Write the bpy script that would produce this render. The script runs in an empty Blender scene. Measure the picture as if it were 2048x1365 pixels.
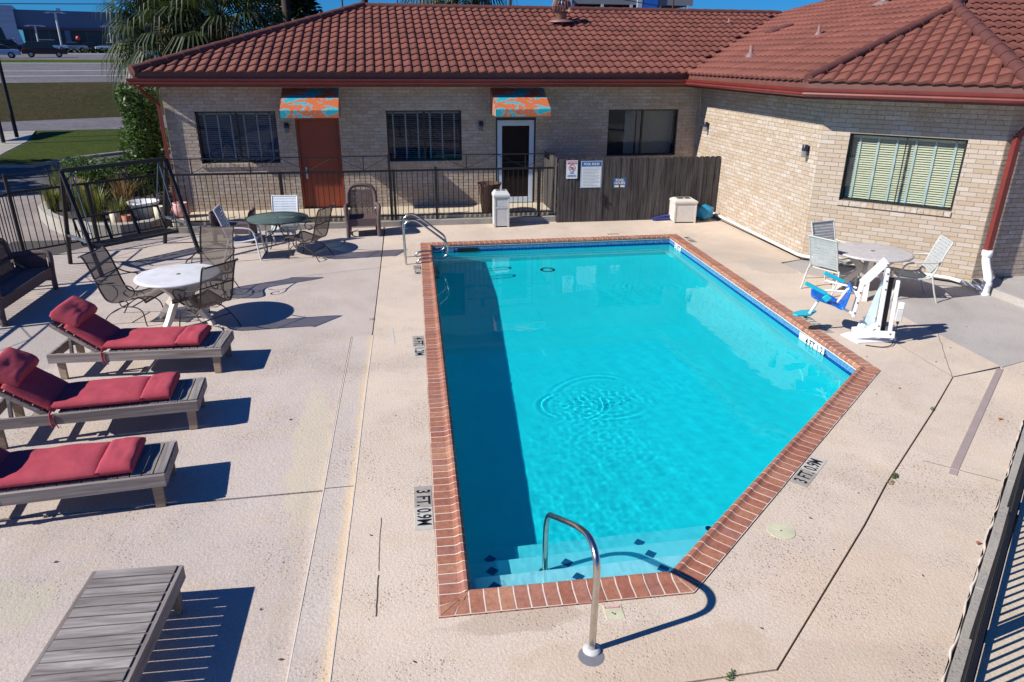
import bpy, bmesh, math, random
import numpy as np
from mathutils import Vector, Matrix, noise
R = math.radians
random.seed(7)
S = bpy.context.scene
COL = S.collection

# ---------------------------------------------------------------- camera, light, exposure
cam_d = bpy.data.cameras.new('camera'); cam = bpy.data.objects.new('camera', cam_d); COL.objects.link(cam)
cam_d.sensor_width = 36; cam_d.lens = 36 * 1420 / 2048; cam_d.clip_end = 3000; cam_d.clip_start = .05
rx, ry, rz = (0.98521, -0.17122, 0.00628), (-0.05788, -0.36708, -0.92839), (0.16126, 0.91429, -0.37156)
m = Matrix(((rx[0], -ry[0], -rz[0], 0), (rx[1], -ry[1], -rz[1], 0), (rx[2], -ry[2], -rz[2], 3.7), (0, 0, 0, 1)))
cam.matrix_world = m
S.camera = cam
S.render.resolution_x, S.render.resolution_y = 1024, 682
SUN_EL, SUN_AZ = 37.0, 12.5           # elevation; light travels towards +X turned 12.5 deg to +Y
w = bpy.data.worlds.new('World'); S.world = w; w.use_nodes = True
nt = w.node_tree; bg = nt.nodes['Background']
sky = nt.nodes.new('ShaderNodeTexSky'); sky.sky_type = 'NISHITA'; sky.sun_disc = False
sky.sun_elevation = R(SUN_EL); sky.sun_rotation = R(270 - SUN_AZ); sky.altitude = 200
sky.air_density = 1.0; sky.dust_density = 0.2; sky.ozone_density = 3.0
tint = nt.nodes.new('ShaderNodeMix'); tint.data_type = 'RGBA'; tint.blend_type = 'MULTIPLY'; tint.inputs[0].default_value = 1
tint.inputs[7].default_value = (0.10, 0.50, 1.15, 1)
nt.links.new(sky.outputs[0], tint.inputs[6]); nt.links.new(tint.outputs[2], bg.inputs[0])
bg.inputs[1].default_value = 0.06
sd = bpy.data.lights.new('sun', 'SUN'); sd.energy = 4.6; sd.angle = R(.53); sd.color = (1, .955, .89)
sun = bpy.data.objects.new('sun', sd); COL.objects.link(sun)
a, e = R(SUN_AZ), R(SUN_EL)
sdir = Vector((math.cos(a) * math.cos(e), math.sin(a) * math.cos(e), -math.sin(e)))
sun.rotation_euler = sdir.to_track_quat('-Z', 'Y').to_euler(); sun.location = (-20, -6, 20)
S.view_settings.view_transform = 'Standard'; S.view_settings.look = 'None'; S.view_settings.exposure = 0.55
S.view_settings.gamma = 1; S.view_settings.use_curve_mapping = False
S.render.engine = 'CYCLES'
cy = S.cycles
cy.use_denoising = True; cy.max_bounces = 10; cy.transparent_max_bounces = 16; cy.transmission_bounces = 8
cy.diffuse_bounces = 3; cy.glossy_bounces = 4; cy.sample_clamp_indirect = 6
sd.cycles.is_caustics_light = True

# ---------------------------------------------------------------- materials
MATS = {}
def col4(c): return (c[0], c[1], c[2], 1)
class NB:
    def __init__(s, name):
        s.m = bpy.data.materials.new(name); s.m.use_nodes = True; s.t = s.m.node_tree; s.n = s.t.nodes
        s.b = s.n['Principled BSDF']; s.out = s.n['Material Output']; s.tc = None
    def new(s, ty, **kw):
        n = s.n.new(ty)
        for k, v in kw.items(): setattr(n, k, v)
        return n
    def link(s, a, b): s.t.links.new(a, b)
    def co(s, scale=(1, 1, 1), kind='Object'):
        if s.tc is None: s.tc = s.new('ShaderNodeTexCoord')
        mp = s.new('ShaderNodeMapping'); mp.inputs['Scale'].default_value = scale
        s.link(s.tc.outputs[kind], mp.inputs[0]); return mp.outputs[0]
    def noise(s, scale, detail=3, rough=.6, co=None, dist=0):
        n = s.new('ShaderNodeTexNoise'); n.inputs['Scale'].default_value = scale; n.inputs['Detail'].default_value = detail
        n.inputs['Roughness'].default_value = rough; n.inputs['Distortion'].default_value = dist
        s.link(co if co is not None else s.co(), n.inputs['Vector']); return n.outputs['Fac']
    def voro(s, scale, co=None, feature='F1', rnd=1):
        n = s.new('ShaderNodeTexVoronoi'); n.feature = feature; n.inputs['Scale'].default_value = scale; n.inputs['Randomness'].default_value = rnd
        s.link(co if co is not None else s.co(), n.inputs['Vector']); return n.outputs['Distance']
    def ramp(s, fac, stops):
        n = s.new('ShaderNodeValToRGB'); el = n.color_ramp.elements
        while len(el) < len(stops): el.new(.5)
        for q, (p, c) in zip(el, stops): q.position = p; q.color = col4(c) if hasattr(c, '__len__') else (c, c, c, 1)
        s.link(fac, n.inputs[0]); return n.outputs[0]
    def mix(s, fac, a, b, mode='MIX'):
        n = s.new('ShaderNodeMix', data_type='RGBA', blend_type=mode)
        for v, i in ((fac, 0), (a, 6), (b, 7)):
            if hasattr(v, 'is_output'): s.link(v, n.inputs[i])
            elif hasattr(v, '__len__'): n.inputs[i].default_value = col4(v)
            else: n.inputs[i].default_value = v
        return n.outputs[2]
    def math(s, op, a, b=0):
        n = s.new('ShaderNodeMath', operation=op)
        for v, i in ((a, 0), (b, 1)):
            if hasattr(v, 'is_output'): s.link(v, n.inputs[i])
            else: n.inputs[i].default_value = v
        return n.outputs[0]
    def bump(s, h, strength=.5, dist=.01):
        n = s.new('ShaderNodeBump'); n.inputs['Strength'].default_value = strength; n.inputs['Distance'].default_value = dist
        s.link(h, n.inputs['Height']); s.link(n.outputs[0], s.b.inputs['Normal'])
    def island(s): return s.new('ShaderNodeNewGeometry').outputs['Random Per Island']
    def objrand(s): return s.new('ShaderNodeObjectInfo').outputs['Random']
    def base(s, c):
        if hasattr(c, 'is_output'): s.link(c, s.b.inputs['Base Color'])
        else: s.b.inputs['Base Color'].default_value = col4(c)
    def done(s, rough=.6, metal=0, spec=.5):
        s.b.inputs['Roughness'].default_value = rough; s.b.inputs['Metallic'].default_value = metal
        s.b.inputs['Specular IOR Level'].default_value = spec
        MATS[s.m.name] = s.m; return s.m

def simple(name, c, rough=.6, metal=0, var=.12, scale=8, bump=0, spec=.5, c2=None):
    k = NB(name); f = k.noise(scale, 4)
    lo = tuple(x * (1 - var) for x in c); hi = tuple(min(1, x * (1 + var)) for x in c)
    k.base(k.ramp(f, [(.3, lo), (.7, c2 or hi)]))
    if bump: k.bump(k.noise(scale * 12, 3), bump, .004)
    return k.done(rough, metal, spec)

def concrete(name, c, stain, pit=.5, pitscale=55, warm=(.55, .42, .26), wamt=.35, extra=None):
    k = NB(name)
    big = k.noise(.55, 5, .6); mid = k.noise(3.2, 5, .65); fine = k.noise(60, 3, .7)
    c1 = k.mix(k.ramp(big, [(.35, 0), (.62, 1)]), c, stain)
    c2 = k.mix(k.math('MULTIPLY', k.ramp(mid, [(.5, 0), (.75, 1)]), wamt), c1, warm)
    sp = k.ramp(fine, [(.3, .8), (.7, 1.1)])
    c3 = k.mix(1, c2, sp, 'MULTIPLY')
    v = k.voro(pitscale, co=k.co((1, 1.3, 1)))
    area = k.ramp(k.noise(1.1, 5, .65), [(.46, 0), (.62, 1)])
    dots = k.ramp(k.voro(pitscale * .5, co=k.co((1, 1.35, 1))), [(.16, 1), (.27, 0)]); dots = k.math('MAXIMUM', dots, k.math('MULTIPLY', k.ramp(v, [(.14, 1), (.24, 0)]), .6))
    msk = k.math('MULTIPLY', k.math('MULTIPLY', dots, area), pit)
    c4 = k.mix(msk, c3, (c[0] * .42, c[1] * .36, c[2] * .3))
    c4 = k.mix(1, c4, k.ramp(k.noise(.28, 6, .7, dist=.8), [(.3, .84), (.5, 1.0), (.72, 1.1)]), 'MULTIPLY')
    if extra: c4 = extra(k, c4)
    v2 = k.ramp(k.voro(3.1, rnd=1), [(.012, 1), (.03, 0)])
    c5 = k.mix(k.math('MULTIPLY', v2, .75), c4, (.09, .06, .05))
    k.base(c5)
    h = k.math('SUBTRACT', k.math('ADD', k.noise(38, 4, .7), k.math('MULTIPLY', mid, .6)), k.math('MULTIPLY', msk, 1.2))
    k.bump(h, .55, .012)
    return k.done(.9, 0, .25)

def xy(k):
    sx = k.new('ShaderNodeSeparateXYZ'); k.link(k.co(), sx.inputs[0]); return sx.outputs[0], sx.outputs[1]
def boxmask(k, x, y, cx_, cy_, rx_, ry_, ns=3.0, amp=1.5):
    dx = k.math('MULTIPLY', k.math('SUBTRACT', x, cx_), 1 / rx_); dy = k.math('MULTIPLY', k.math('SUBTRACT', y, cy_), 1 / ry_)
    d = k.math('ADD', k.math('POWER', k.math('ABSOLUTE', dx), 2), k.math('POWER', k.math('ABSOLUTE', dy), 2))
    d = k.math('ADD', d, k.math('MULTIPLY', k.math('SUBTRACT', k.noise(ns, 5, .65), .5), amp * 2))
    return k.ramp(k.math('MULTIPLY', d, .5), [(.38, 1), (.56, 0)])
def left_stains(k, c):
    x, y = xy(k)
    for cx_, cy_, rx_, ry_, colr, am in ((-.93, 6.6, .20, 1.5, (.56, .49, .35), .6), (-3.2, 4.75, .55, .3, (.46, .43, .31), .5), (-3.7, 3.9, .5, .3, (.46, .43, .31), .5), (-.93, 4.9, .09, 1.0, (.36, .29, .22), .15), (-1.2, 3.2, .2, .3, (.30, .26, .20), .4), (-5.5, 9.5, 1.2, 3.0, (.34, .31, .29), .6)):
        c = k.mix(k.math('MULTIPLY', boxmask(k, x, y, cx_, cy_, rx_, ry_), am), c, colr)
    return c
def strip_stains(k, c):
    x, y = xy(k)
    u = k.math('ADD', x, k.math('ADD', .70, k.math('MULTIPLY', y, -.0395)))     # distance from the right edge of the tread
    f = k.ramp(k.math('ADD', u, k.math('MULTIPLY', k.math('SUBTRACT', k.noise(2.0, 5, .6), .5), .10)), [(.0, 0), (1, 1)])
    g = k.ramp(k.math('ADD', k.math('MULTIPLY', k.math('ADD', u, k.math('MULTIPLY', k.math('SUBTRACT', k.noise(1.7, 5, .6), .5), .22)), 2.2), .5), [(.30, 0), (.5, 1)])
    return k.mix(k.math('MULTIPLY', g, .5), c, (.68, .50, .27))
def deck_stains(k, c):
    x, y = xy(k)
    for cx_, cy_, rx_, ry_, colr, am in ((2.2, 2.9, 1.5, .5, (.46, .34, .24), .35), (.7, 3.85, .5, .12, (.40, .30, .22), .5), (3.4, 3.7, .8, .5, (.62, .47, .34), .35), (7.2, 12.2, .5, .6, (.40, .36, .32), .5), (1.5, 3.35, .9, .35, (.50, .38, .27), .4)):
        c = k.mix(k.math('MULTIPLY', boxmask(k, x, y, cx_, cy_, rx_, ry_), am), c, colr)
    return c
M_DECK = concrete('warm_deck_concrete', (.66, .545, .43), (.60, .50, .405), .7, extra=deck_stains)
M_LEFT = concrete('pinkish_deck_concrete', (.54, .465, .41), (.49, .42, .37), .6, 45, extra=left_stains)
M_GREY = concrete('grey_deck_concrete', (.46, .425, .39), (.40, .37, .345), .4, 45, wamt=.15)
M_STRIP = concrete('step_tread_concrete', (.55, .48, .42), (.52, .45, .39), .7, 50, warm=(.66, .45, .20), wamt=.2, extra=strip_stains)
M_KERB = concrete('kerb_concrete', (.42, .39, .34), (.32, .30, .27), .6)
M_WALK = concrete('walkway_concrete', (.62, .53, .40), (.56, .47, .35), .2, 60)
M_DRIVE = concrete('driveway_concrete', (.30, .26, .235), (.25, .215, .20), .3)
M_ASPH = concrete('asphalt', (.10, .10, .11), (.085, .085, .095), .2)
M_ROAD = concrete('road_surface', (.135, .13, .145), (.115, .11, .125), .1)
M_JOINT = simple('joint_filler', (.06, .05, .045), .95)
M_MORT = simple('coping_mortar', (.66, .58, .50), .9, var=.1, scale=20, bump=.2)
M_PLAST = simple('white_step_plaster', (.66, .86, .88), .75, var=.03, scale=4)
M_PFLOOR = simple('water_tinted_floor', (.005, .735, .765), .8, var=.04, scale=1.2)  # light absorbed by the water is put into the floor colour
M_PST2 = simple('depth_tinted_step_pale', (.30, .78, .82), .75, var=.03, scale=4)  # second tread: absorption by the water above put into the plaster colour
M_PST3 = simple('depth_tinted_step_deep', (.13, .74, .78), .75, var=.03, scale=4)  # third tread: stronger absorption of deeper water put into the colour
M_PWALL = simple('water_tinted_wall', (.12, .74, .78), .8, var=.05, scale=1.2)  # paler than the floor: absorption of shallower water put into the colour
M_MAROON = simple('maroon_paint', (.17, .028, .022), .42, var=.15, scale=3)
M_BROWNTRIM = simple('brown_fascia', (.15, .060, .045), .6, var=.12, scale=4)
M_BLACKIRON = simple('black_iron', (.006, .006, .007), .6, var=.3, scale=30)
M_BRONZE = simple('bronze_window_frame', (.018, .017, .017), .4)
M_DARK = simple('dark_interior', (.02, .02, .022), .9)
M_WHITEPVC = simple('white_pvc', (.80, .80, .78), .35, var=.05)
M_WHITEP = simple('white_powder_coat', (.80, .81, .82), .3, var=.03)
M_RESIN = simple('white_resin', (.66, .66, .66), .5, var=.10, scale=6)
M_RESINLEG = simple('aged_resin', (.66, .60, .52), .5, var=.08)
M_STRAPG = simple('grey_vinyl_strap', (.40, .43, .43), .45, var=.07)
M_STRAPW = simple('white_vinyl_strap', (.66, .72, .76), .45, var=.05)
M_STRAPB = simple('blue_grey_strap', (.30, .36, .46), .45, var=.05)
M_ALU = simple('taupe_aluminium', (.50, .50, .45), .4, var=.05)
M_DBROWN = simple('bronze_wrought_iron', (.028, .02, .017), .5, var=.2, scale=30)
M_GREENIRON = simple('dark_green_iron', (.02, .03, .028), .45)
M_TEAL = simple('teal_plastic', (.01, .42, .52), .4, var=.05)
M_BLUE = simple('blue_plastic_seat', (.008, .13, .55), .35, var=.05)
M_BLUEBAG = simple('blue_vinyl', (.01, .22, .40), .4)
M_NAVY = simple('navy_hose', (.03, .04, .18), .5)
M_BIN = simple('beige_grey_plastic', (.52, .52, .50), .6, var=.06, scale=10, bump=.1)
M_BIN2 = simple('beige_plastic', (.60, .56, .50), .6, var=.06, scale=10, bump=.1)
M_BLACK = simple('black_paint', (.012, .012, .015), .5)
M_PLATE = simple('marker_tile', (.50, .47, .41), .5, var=.1, scale=12)
M_PLATED = simple('worn_marker_tile', (.34, .31, .27), .6, var=.2, scale=12)
M_WTILE = simple('white_glazed_tile', (.78, .82, .84), .15)
M_BTILE = simple('dark_blue_glazed_tile', (.008, .045, .30), .12, var=.4, scale=25)
M_DTILE = simple('teal_blue_tile', (.02, .11, .24), .3, var=.2)
M_LTILE = simple('pale_blue_glazed_tile', (.10, .24, .42), .15, var=.45, scale=30)
M_LID = simple('yellowed_lid', (.55, .53, .36), .6)
M_POT = simple('brown_planter', (.085, .045, .03), .6)
M_GALV = simple('galvanised_pipe', (.22, .12, .10), .55, metal=.1)
M_SIGNW = simple('white_sign', (.74, .76, .78), .5, var=.03)
M_SIGNR = simple('red_print', (.55, .05, .07), .5)
M_SIGNB = simple('blue_print', (.03, .12, .33), .5)
M_SIGNY = simple('cream_print', (.75, .70, .5), .5)
M_LAMP = simple('black_lamp_cap', (.012, .013, .03), .4)
M_DOORRED = simple('rust_red_door', (.25, .050, .020), .5, var=.12, scale=2)
M_SILVER = simple('silver_lever', (.55, .55, .55), .3, metal=.8)
M_WHITEDOOR = simple('white_storm_door', (.56, .63, .74), .4, var=.04)
M_BLIND = simple('pale_green_blind', (.70, .70, .54), .5, var=.03)
M_TAPE = simple('pale_blue_tape', (.50, .62, .66), .6)
M_TERRA = simple('terracotta', (.38, .14, .08), .7)
M_CREAM = simple('cream_pot', (.55, .50, .36), .6)
M_PINKPOT = simple('pink_pot', (.62, .33, .30), .5)
M_SOIL = simple('soil', (.05, .035, .025), .95, bump=.4)
M_BARK = simple('bark', (.10, .075, .055), .9, bump=.5)
M_RUBBER = simple('black_rubber', (.012, .012, .012), .7)
M_DEALW = simple('white_panel_cladding', (.34, .39, .48), .4, var=.04, scale=.3)
M_DEALG = simple('grey_blue_cladding', (.075, .12, .20), .45, var=.08, scale=.2)
M_DEALD = simple('dark_glass_front', (.022, .03, .034), .25, var=.5, scale=.3)
M_PARK = simple('parking_deck_concrete', (.17, .18, .20), .8, var=.08, scale=.2)
M_BLUEP = simple('blue_panel', (.01, .10, .42), .5)
M_POLE = simple('grey_pole', (.45, .46, .50), .5)
M_WOODPOLE = simple('dark_timber_pole', (.05, .035, .03), .9)

def chrome():
    k = NB('stainless_steel'); k.base(k.ramp(k.noise(9, 3), [(.35, (.62, .60, .57)), (.65, (.50, .47, .42))])); return k.done(.22, 1)
M_STEEL = chrome()

def brickmat(name, cols):
    k = NB(name)
    r = k.new('ShaderNodeMath', operation='ADD'); k.link(k.island(), r.inputs[0]); k.link(k.objrand(), r.inputs[1])
    fr = k.math('FRACT', r.outputs[0])
    c = k.ramp(fr, [(i / (len(cols) - 1), q) for i, q in enumerate(cols)])
    c = k.mix(1, c, k.ramp(k.noise(22, 4, .7, co=k.co(kind='Generated') if False else None), [(.3, .74), (.5, 1.0), (.7, 1.2)]), 'MULTIPLY')
    k.base(c); k.bump(k.noise(70, 3), .5, .006); return k.done(.85, 0, .3)
BUFF = [(0.442, 0.35, 0.26), (0.45, 0.358, 0.264), (0.499, 0.43, 0.356), (0.442, 0.35, 0.26), (0.466, 0.378, 0.289), (0.515, 0.45, 0.381), (0.458, 0.366, 0.281), (0.425, 0.325, 0.231), (0.466, 0.374, 0.285), (0.491, 0.414, 0.34), (0.442, 0.346, 0.251)]
M_BRICK = brickmat('buff_brick', BUFF)
M_WMORT = simple('wall_mortar', (.31, .27, .21), .95, bump=.3)
M_COPE = brickmat('terracotta_coping_brick', [(.33, .13, .08), (.38, .165, .10), (.30, .115, .075), (.42, .205, .125), (.36, .16, .11), (.30, .13, .095)])
M_COPE.node_tree.nodes['Principled BSDF'].inputs['Roughness'].default_value = .55

def rooftile():
    k = NB('red_roof_tile')
    r = k.math('FRACT', k.math('ADD', k.island(), k.objrand()))
    c = k.ramp(r, [(0, (.168, .056, .041)), (.5, (.195, .067, .048)), (1, (.138, .046, .034))])
    c = k.mix(1, c, k.ramp(k.noise(.9, 6, .7), [(.3, .74), (.5, 1.0), (.7, 1.14)]), 'MULTIPLY')
    c = k.mix(k.math('MULTIPLY', k.ramp(k.noise(5, 6, .7), [(.58, 0), (.72, 1)]), .35), c, (.05, .035, .03))
    k.base(c); k.bump(k.noise(160, 2), .5, .004); return k.done(.78, 0, .35)
M_ROOF = rooftile()
M_RIDGE = simple('ridge_cap_red', (.11, .037, .028), .7, bump=.4, scale=6)

def wood(name, c1, c2, grain=(1.2, 26, 26), rough=.85, island=True):
    k = NB(name)
    add = k.new('ShaderNodeVectorMath', operation='ADD'); k.link(k.co(grain), add.inputs[0])
    comb = k.new('ShaderNodeCombineXYZ'); rr = k.math('MULTIPLY', k.math('ADD', k.objrand(), k.island()), 37)
    for i in range(3): k.link(rr, comb.inputs[i])
    k.link(comb.outputs[0], add.inputs[1])
    g = k.noise(1.0, 6, .7, co=add.outputs[0], dist=.6)
    c = k.ramp(g, [(.3, c1), (.68, c2)])
    fr = k.math('FRACT', k.math('ADD', k.objrand(), k.island()))
    c = k.mix(1, c, k.ramp(fr, [(0, .8), (1, 1.12)]), 'MULTIPLY')
    k.base(c); k.bump(g, .5, .004); return k.done(rough, 0, .2)
M_WOOD = wood('weathered_grey_wood', (.14, .112, .10), (.34, .30, .275))
M_WOODY = wood('weathered_tan_wood', (.22, .16, .11), (.38, .30, .22))
M_FENCE = wood('weathered_dark_fence_wood', (.006, .005, .005), (.125, .112, .108), (34, 34, 1.3))
M_WICKER = None
def wicker():
    k = NB('brown_wicker'); v = k.voro(90, co=k.co((1, 1, 1.6)))
    k.base(k.ramp(v, [(.1, (.035, .022, .022)), (.55, (.14, .095, .095))])); k.bump(v, .9, .006); return k.done(.6, 0, .4)
M_WICKER = wicker()
def cushion():
    k = NB('faded_red_canvas'); f = k.noise(3, 4)
    k.base(k.ramp(f, [(.3, (.36, .05, .072)), (.7, (.43, .075, .10))])); k.bump(k.noise(6, 4, .55, dist=.8), .35, .02); return k.done(.9, 0, .2)
M_CUSH = cushion()
M_WSLAT = wood('weathered_lounger_slat', (.12, .095, .085), (.37, .34, .32), (22, 1.6, 22))
def awning():
    k = NB('peeling_orange_awning')
    f = k.noise(1.7, 7, .7, co=k.co((1.5, 2.0, 2.0)), dist=.5)
    k.base(k.ramp(f, [(.0, (.52, .14, .045)), (.515, (.48, .13, .05)), (.53, (.26, .36, .36)), (.56, (.02, .34, .40)), (.9, (.015, .36, .42))])); return k.done(.6, 0, .3)
M_AWN = awning()
M_AWNTOP = simple('awning_dark_back', (.03, .018, .015), .8)

def leafmat(name, a, b, c):
    k = NB(name); r = k.island(); k.base(k.ramp(r, [(0, a), (.55, b), (1, c)]))
    tr = k.new('ShaderNodeBsdfTranslucent'); tr.inputs[0].default_value = col4((b[0] * 1.2, b[1] * 1.3, b[2] * .6))
    mx = k.new('ShaderNodeMixShader'); mx.inputs[0].default_value = .25
    k.link(k.b.outputs[0], mx.inputs[1]); k.link(tr.outputs[0], mx.inputs[2]); k.link(mx.outputs[0], k.out.inputs[0]); return k.done(.5, 0, .4)
M_LEAF = leafmat('green_leaves', (.035, .075, .02), (.06, .115, .028), (.12, .17, .05))
M_LEAFD = leafmat('dark_leaves', (.008, .016, .008), (.015, .03, .012), (.03, .05, .018))
M_FROND = leafmat('palm_frond', (.018, .03, .012), (.04, .06, .022), (.085, .11, .045))
M_REED = leafmat('ornamental_grass', (.10, .15, .03), (.17, .19, .05), (.30, .20, .09))
M_DRY = leafmat('tawny_grass', (.28, .15, .08), (.34, .21, .12), (.20, .20, .06))
def grassground(name, a, b, c):
    k = NB(name); f = k.noise(.22, 8, .75); g = k.noise(2.6, 8, .85)
    k.base(k.mix(k.ramp(g, [(.3, 0), (.7, 1)]), k.ramp(f, [(.35, a), (.65, b)]), c)); k.bump(g, 1, .35); return k.done(.95, 0, .1)
M_LAWN = grassground('lawn_grass', (.075, .120, .016), (.125, .15, .026), (.045, .07, .012))
M_BANK = grassground('dry_bank_grass', (.125, .095, .045), (.065, .080, .018), (.035, .030, .016))

def sheer(name, c, opac, dense=True):
    k = NB(name); k.base(c); t = k.new('ShaderNodeBsdfTransparent'); t.inputs[0].default_value = (1, 1, 1, 1)
    mx = k.new('ShaderNodeMixShader'); mx.inputs[0].default_value = opac
    k.link(t.outputs[0], mx.inputs[1]); k.link(k.b.outputs[0], mx.inputs[2]); k.link(mx.outputs[0], k.out.inputs[0]); return k.done(.8, 0, .2)
M_SLING = sheer('brown_sling_mesh', (.16, .125, .10), .78)
M_SCREEN = sheer('dark_door_screen', (.02, .013, .012), .86)
def glass(name, tintc, refl=1.45, extra=0.0, c=(.02, .05, .05)):
    k = NB(name); k.n.remove(k.b); t = k.new('ShaderNodeBsdfTransparent'); t.inputs[0].default_value = col4(tintc)
    gl = k.new('ShaderNodeBsdfGlossy'); gl.inputs['Roughness'].default_value = .02
    lw = k.new('ShaderNodeLayerWeight'); lw.inputs[0].default_value = .5
    fz = k.math('ADD', k.math('MULTIPLY', k.math('POWER', lw.outputs['Facing'], 5), .9), .05 if refl < 1.5 else .02)
    mx = k.new('ShaderNodeMixShader'); k.link(fz, mx.inputs[0]); k.link(t.outputs[0], mx.inputs[1]); k.link(gl.outputs[0], mx.inputs[2])
    o = mx.outputs[0]
    if extra:
        d = k.new('ShaderNodeBsdfDiffuse'); d.inputs[0].default_value = col4(c); m2 = k.new('ShaderNodeMixShader'); m2.inputs[0].default_value = extra
        k.link(o, m2.inputs[1]); k.link(d.outputs[0], m2.inputs[2]); o = m2.outputs[0]
    k.link(o, k.out.inputs[0]); MATS[name] = k.m; return k.m
M_GLASS = glass('window_glass', (.90, .92, .90))
M_GLASSD = glass('tinted_window_glass', (.78, .82, .84), 1.6)
M_TABGL = glass('frosted_green_table_glass', (.45, .55, .52), 1.5, .5, (.14, .20, .19))
M_LAMPGL = glass('lamp_glass', (.6, .62, .65), 1.5, .3, (.4, .42, .45))
def water():
    k = NB('pool_water'); k.n.remove(k.b)
    g = k.new('ShaderNodeBsdfGlass'); g.inputs['IOR'].default_value = 1.33; g.inputs['Roughness'].default_value = 0
    k.link(g.outputs[0], k.out.inputs[0])
    g.inputs['Color'].default_value = (.66, .955, .985, 1); MATS['pool_water'] = k.m; return k.m
M_WATER = water()

# ---------------------------------------------------------------- geometry helpers
def link(o, parent=None):
    COL.objects.link(o)
    if parent is not None: o.parent = parent
    return o
def tag(o, label=None, cat=None, group=None, kind=None):
    if label: o['label'] = label
    if cat: o['category'] = cat
    if group: o['group'] = group
    if kind: o['kind'] = kind
    return o
def thing(name, label, cat, loc=(0, 0, 0), rz=0, group=None):
    o = bpy.data.objects.new(name, None); o.empty_display_size = .1; link(o)
    o.location = loc; o.rotation_euler = (0, 0, R(rz)); return tag(o, label, cat, group)
class MB:
    def __init__(s): s.v = []; s.f = []; s.sm = []
    def add(s, vs, fs, smooth=False, M=None):
        b = len(s.v)
        s.v += [tuple(M @ Vector(p)) for p in vs] if M is not None else [tuple(p) for p in vs]
        s.f += [tuple(i + b for i in f) for f in fs]; s.sm += [smooth] * len(fs); return s
    def box(s, x0, x1, y0, y1, z0, z1, M=None):
        vs = [(x, y, z) for x in (x0, x1) for y in (y0, y1) for z in (z0, z1)]
        return s.add(vs, [(0, 1, 3, 2), (4, 6, 7, 5), (0, 4, 5, 1), (2, 3, 7, 6), (0, 2, 6, 4), (1, 5, 7, 3)], M=M)
    def cbox(s, c, d, M=None): return s.box(c[0] - d[0] / 2, c[0] + d[0] / 2, c[1] - d[1] / 2, c[1] + d[1] / 2, c[2] - d[2] / 2, c[2] + d[2] / 2, M)
    def beam(s, p, q, w, h, up=(0, 0, 1)):
        p, q = Vector(p), Vector(q); d = q - p; L = d.length; x = d.normalized(); up = Vector(up)
        if abs(x.dot(up)) > .98: up = Vector((0, 1, 0))
        y = up.cross(x).normalized(); z = x.cross(y)
        M = Matrix(((x.x, y.x, z.x, p.x), (x.y, y.y, z.y, p.y), (x.z, y.z, z.z, p.z), (0, 0, 0, 1)))
        return s.box(0, L, -w / 2, w / 2, -h / 2, h / 2, M)
    def tube(s, pts, r, n=6, cap=True, closed=False, rs=None):
        P = [Vector(p) for p in pts]; k = len(P); vs = []; fs = []; up = Vector((0, 0, 1)); prev = None
        for i in range(k):
            if closed: t = P[(i + 1) % k] - P[i - 1]
            else: t = P[min(i + 1, k - 1)] - P[max(i - 1, 0)]
            t = t.normalized() if t.length > 1e-9 else Vector((0, 0, 1))
            if prev is None:
                a = Vector((0, 0, 1)) if abs(t.z) < .9 else Vector((1, 0, 0)); u = t.cross(a).normalized()
            else: u = (prev - t * prev.dot(t)).normalized()
            prev = u; v = t.cross(u); rr = rs[i] if rs else r
            for j in range(n):
                an = 2 * math.pi * j / n; vs.append(P[i] + (u * math.cos(an) + v * math.sin(an)) * rr)
        m_ = k if closed else k - 1
        for i in range(m_):
            for j in range(n):
                a0 = i * n + j; a1 = i * n + (j + 1) % n; b0 = ((i + 1) % k) * n + j; b1 = ((i + 1) % k) * n + (j + 1) % n
                fs.append((a0, a1, b1, b0))
        s.add(vs, fs, True)
        if cap and not closed:
            s.add(vs[:n], [tuple(range(n))[::-1]]); s.add(vs[-n:], [tuple(range(n))])
        return s
    def lathe(s, prof, n=24, c=(0, 0, 0), smooth=True, M=None, caps=True):
        vs = []; fs = []
        for r_, z in prof:
            for j in range(n):
                a_ = 2 * math.pi * j / n; vs.append((c[0] + r_ * math.cos(a_), c[1] + r_ * math.sin(a_), c[2] + z))
        for i in range(len(prof) - 1):
            for j in range(n): fs.append((i * n + j, i * n + (j + 1) % n, (i + 1) * n + (j + 1) % n, (i + 1) * n + j))
        s.add(vs, fs, smooth, M)
        for i, fl in ((0, True), (len(prof) - 1, False)):
            if caps and prof[i][0] > 1e-4:
                ring = vs[i * n:(i + 1) * n]; s.add(ring, [tuple(range(n))[::-1] if fl else tuple(range(n))], False, M)
        return s
    def prism(s, poly, z0, z1, M=None):
        n = len(poly); vs = [(x, y, z0) for x, y in poly] + [(x, y, z1) for x, y in poly]
        fs = [tuple(range(n))[::-1], tuple(range(n, 2 * n))] + [(i, (i + 1) % n, n + (i + 1) % n, n + i) for i in range(n)]
        return s.add(vs, fs, M=M)
    def extr(s, prof, y0, y1, M=None):   # profile in xz, extruded along y
        n = len(prof); vs = [(x, y0, z) for x, z in prof] + [(x, y1, z) for x, z in prof]
        fs = [tuple(range(n)), tuple(range(n, 2 * n))[::-1]] + [(i, n + i, n + (i + 1) % n, (i + 1) % n) for i in range(n)]
        return s.add(vs, fs, M=M)
    def quad(s, a_, b_, c_, d_, M=None): return s.add([a_, b_, c_, d_], [(0, 1, 2, 3)], M=M)
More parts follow.
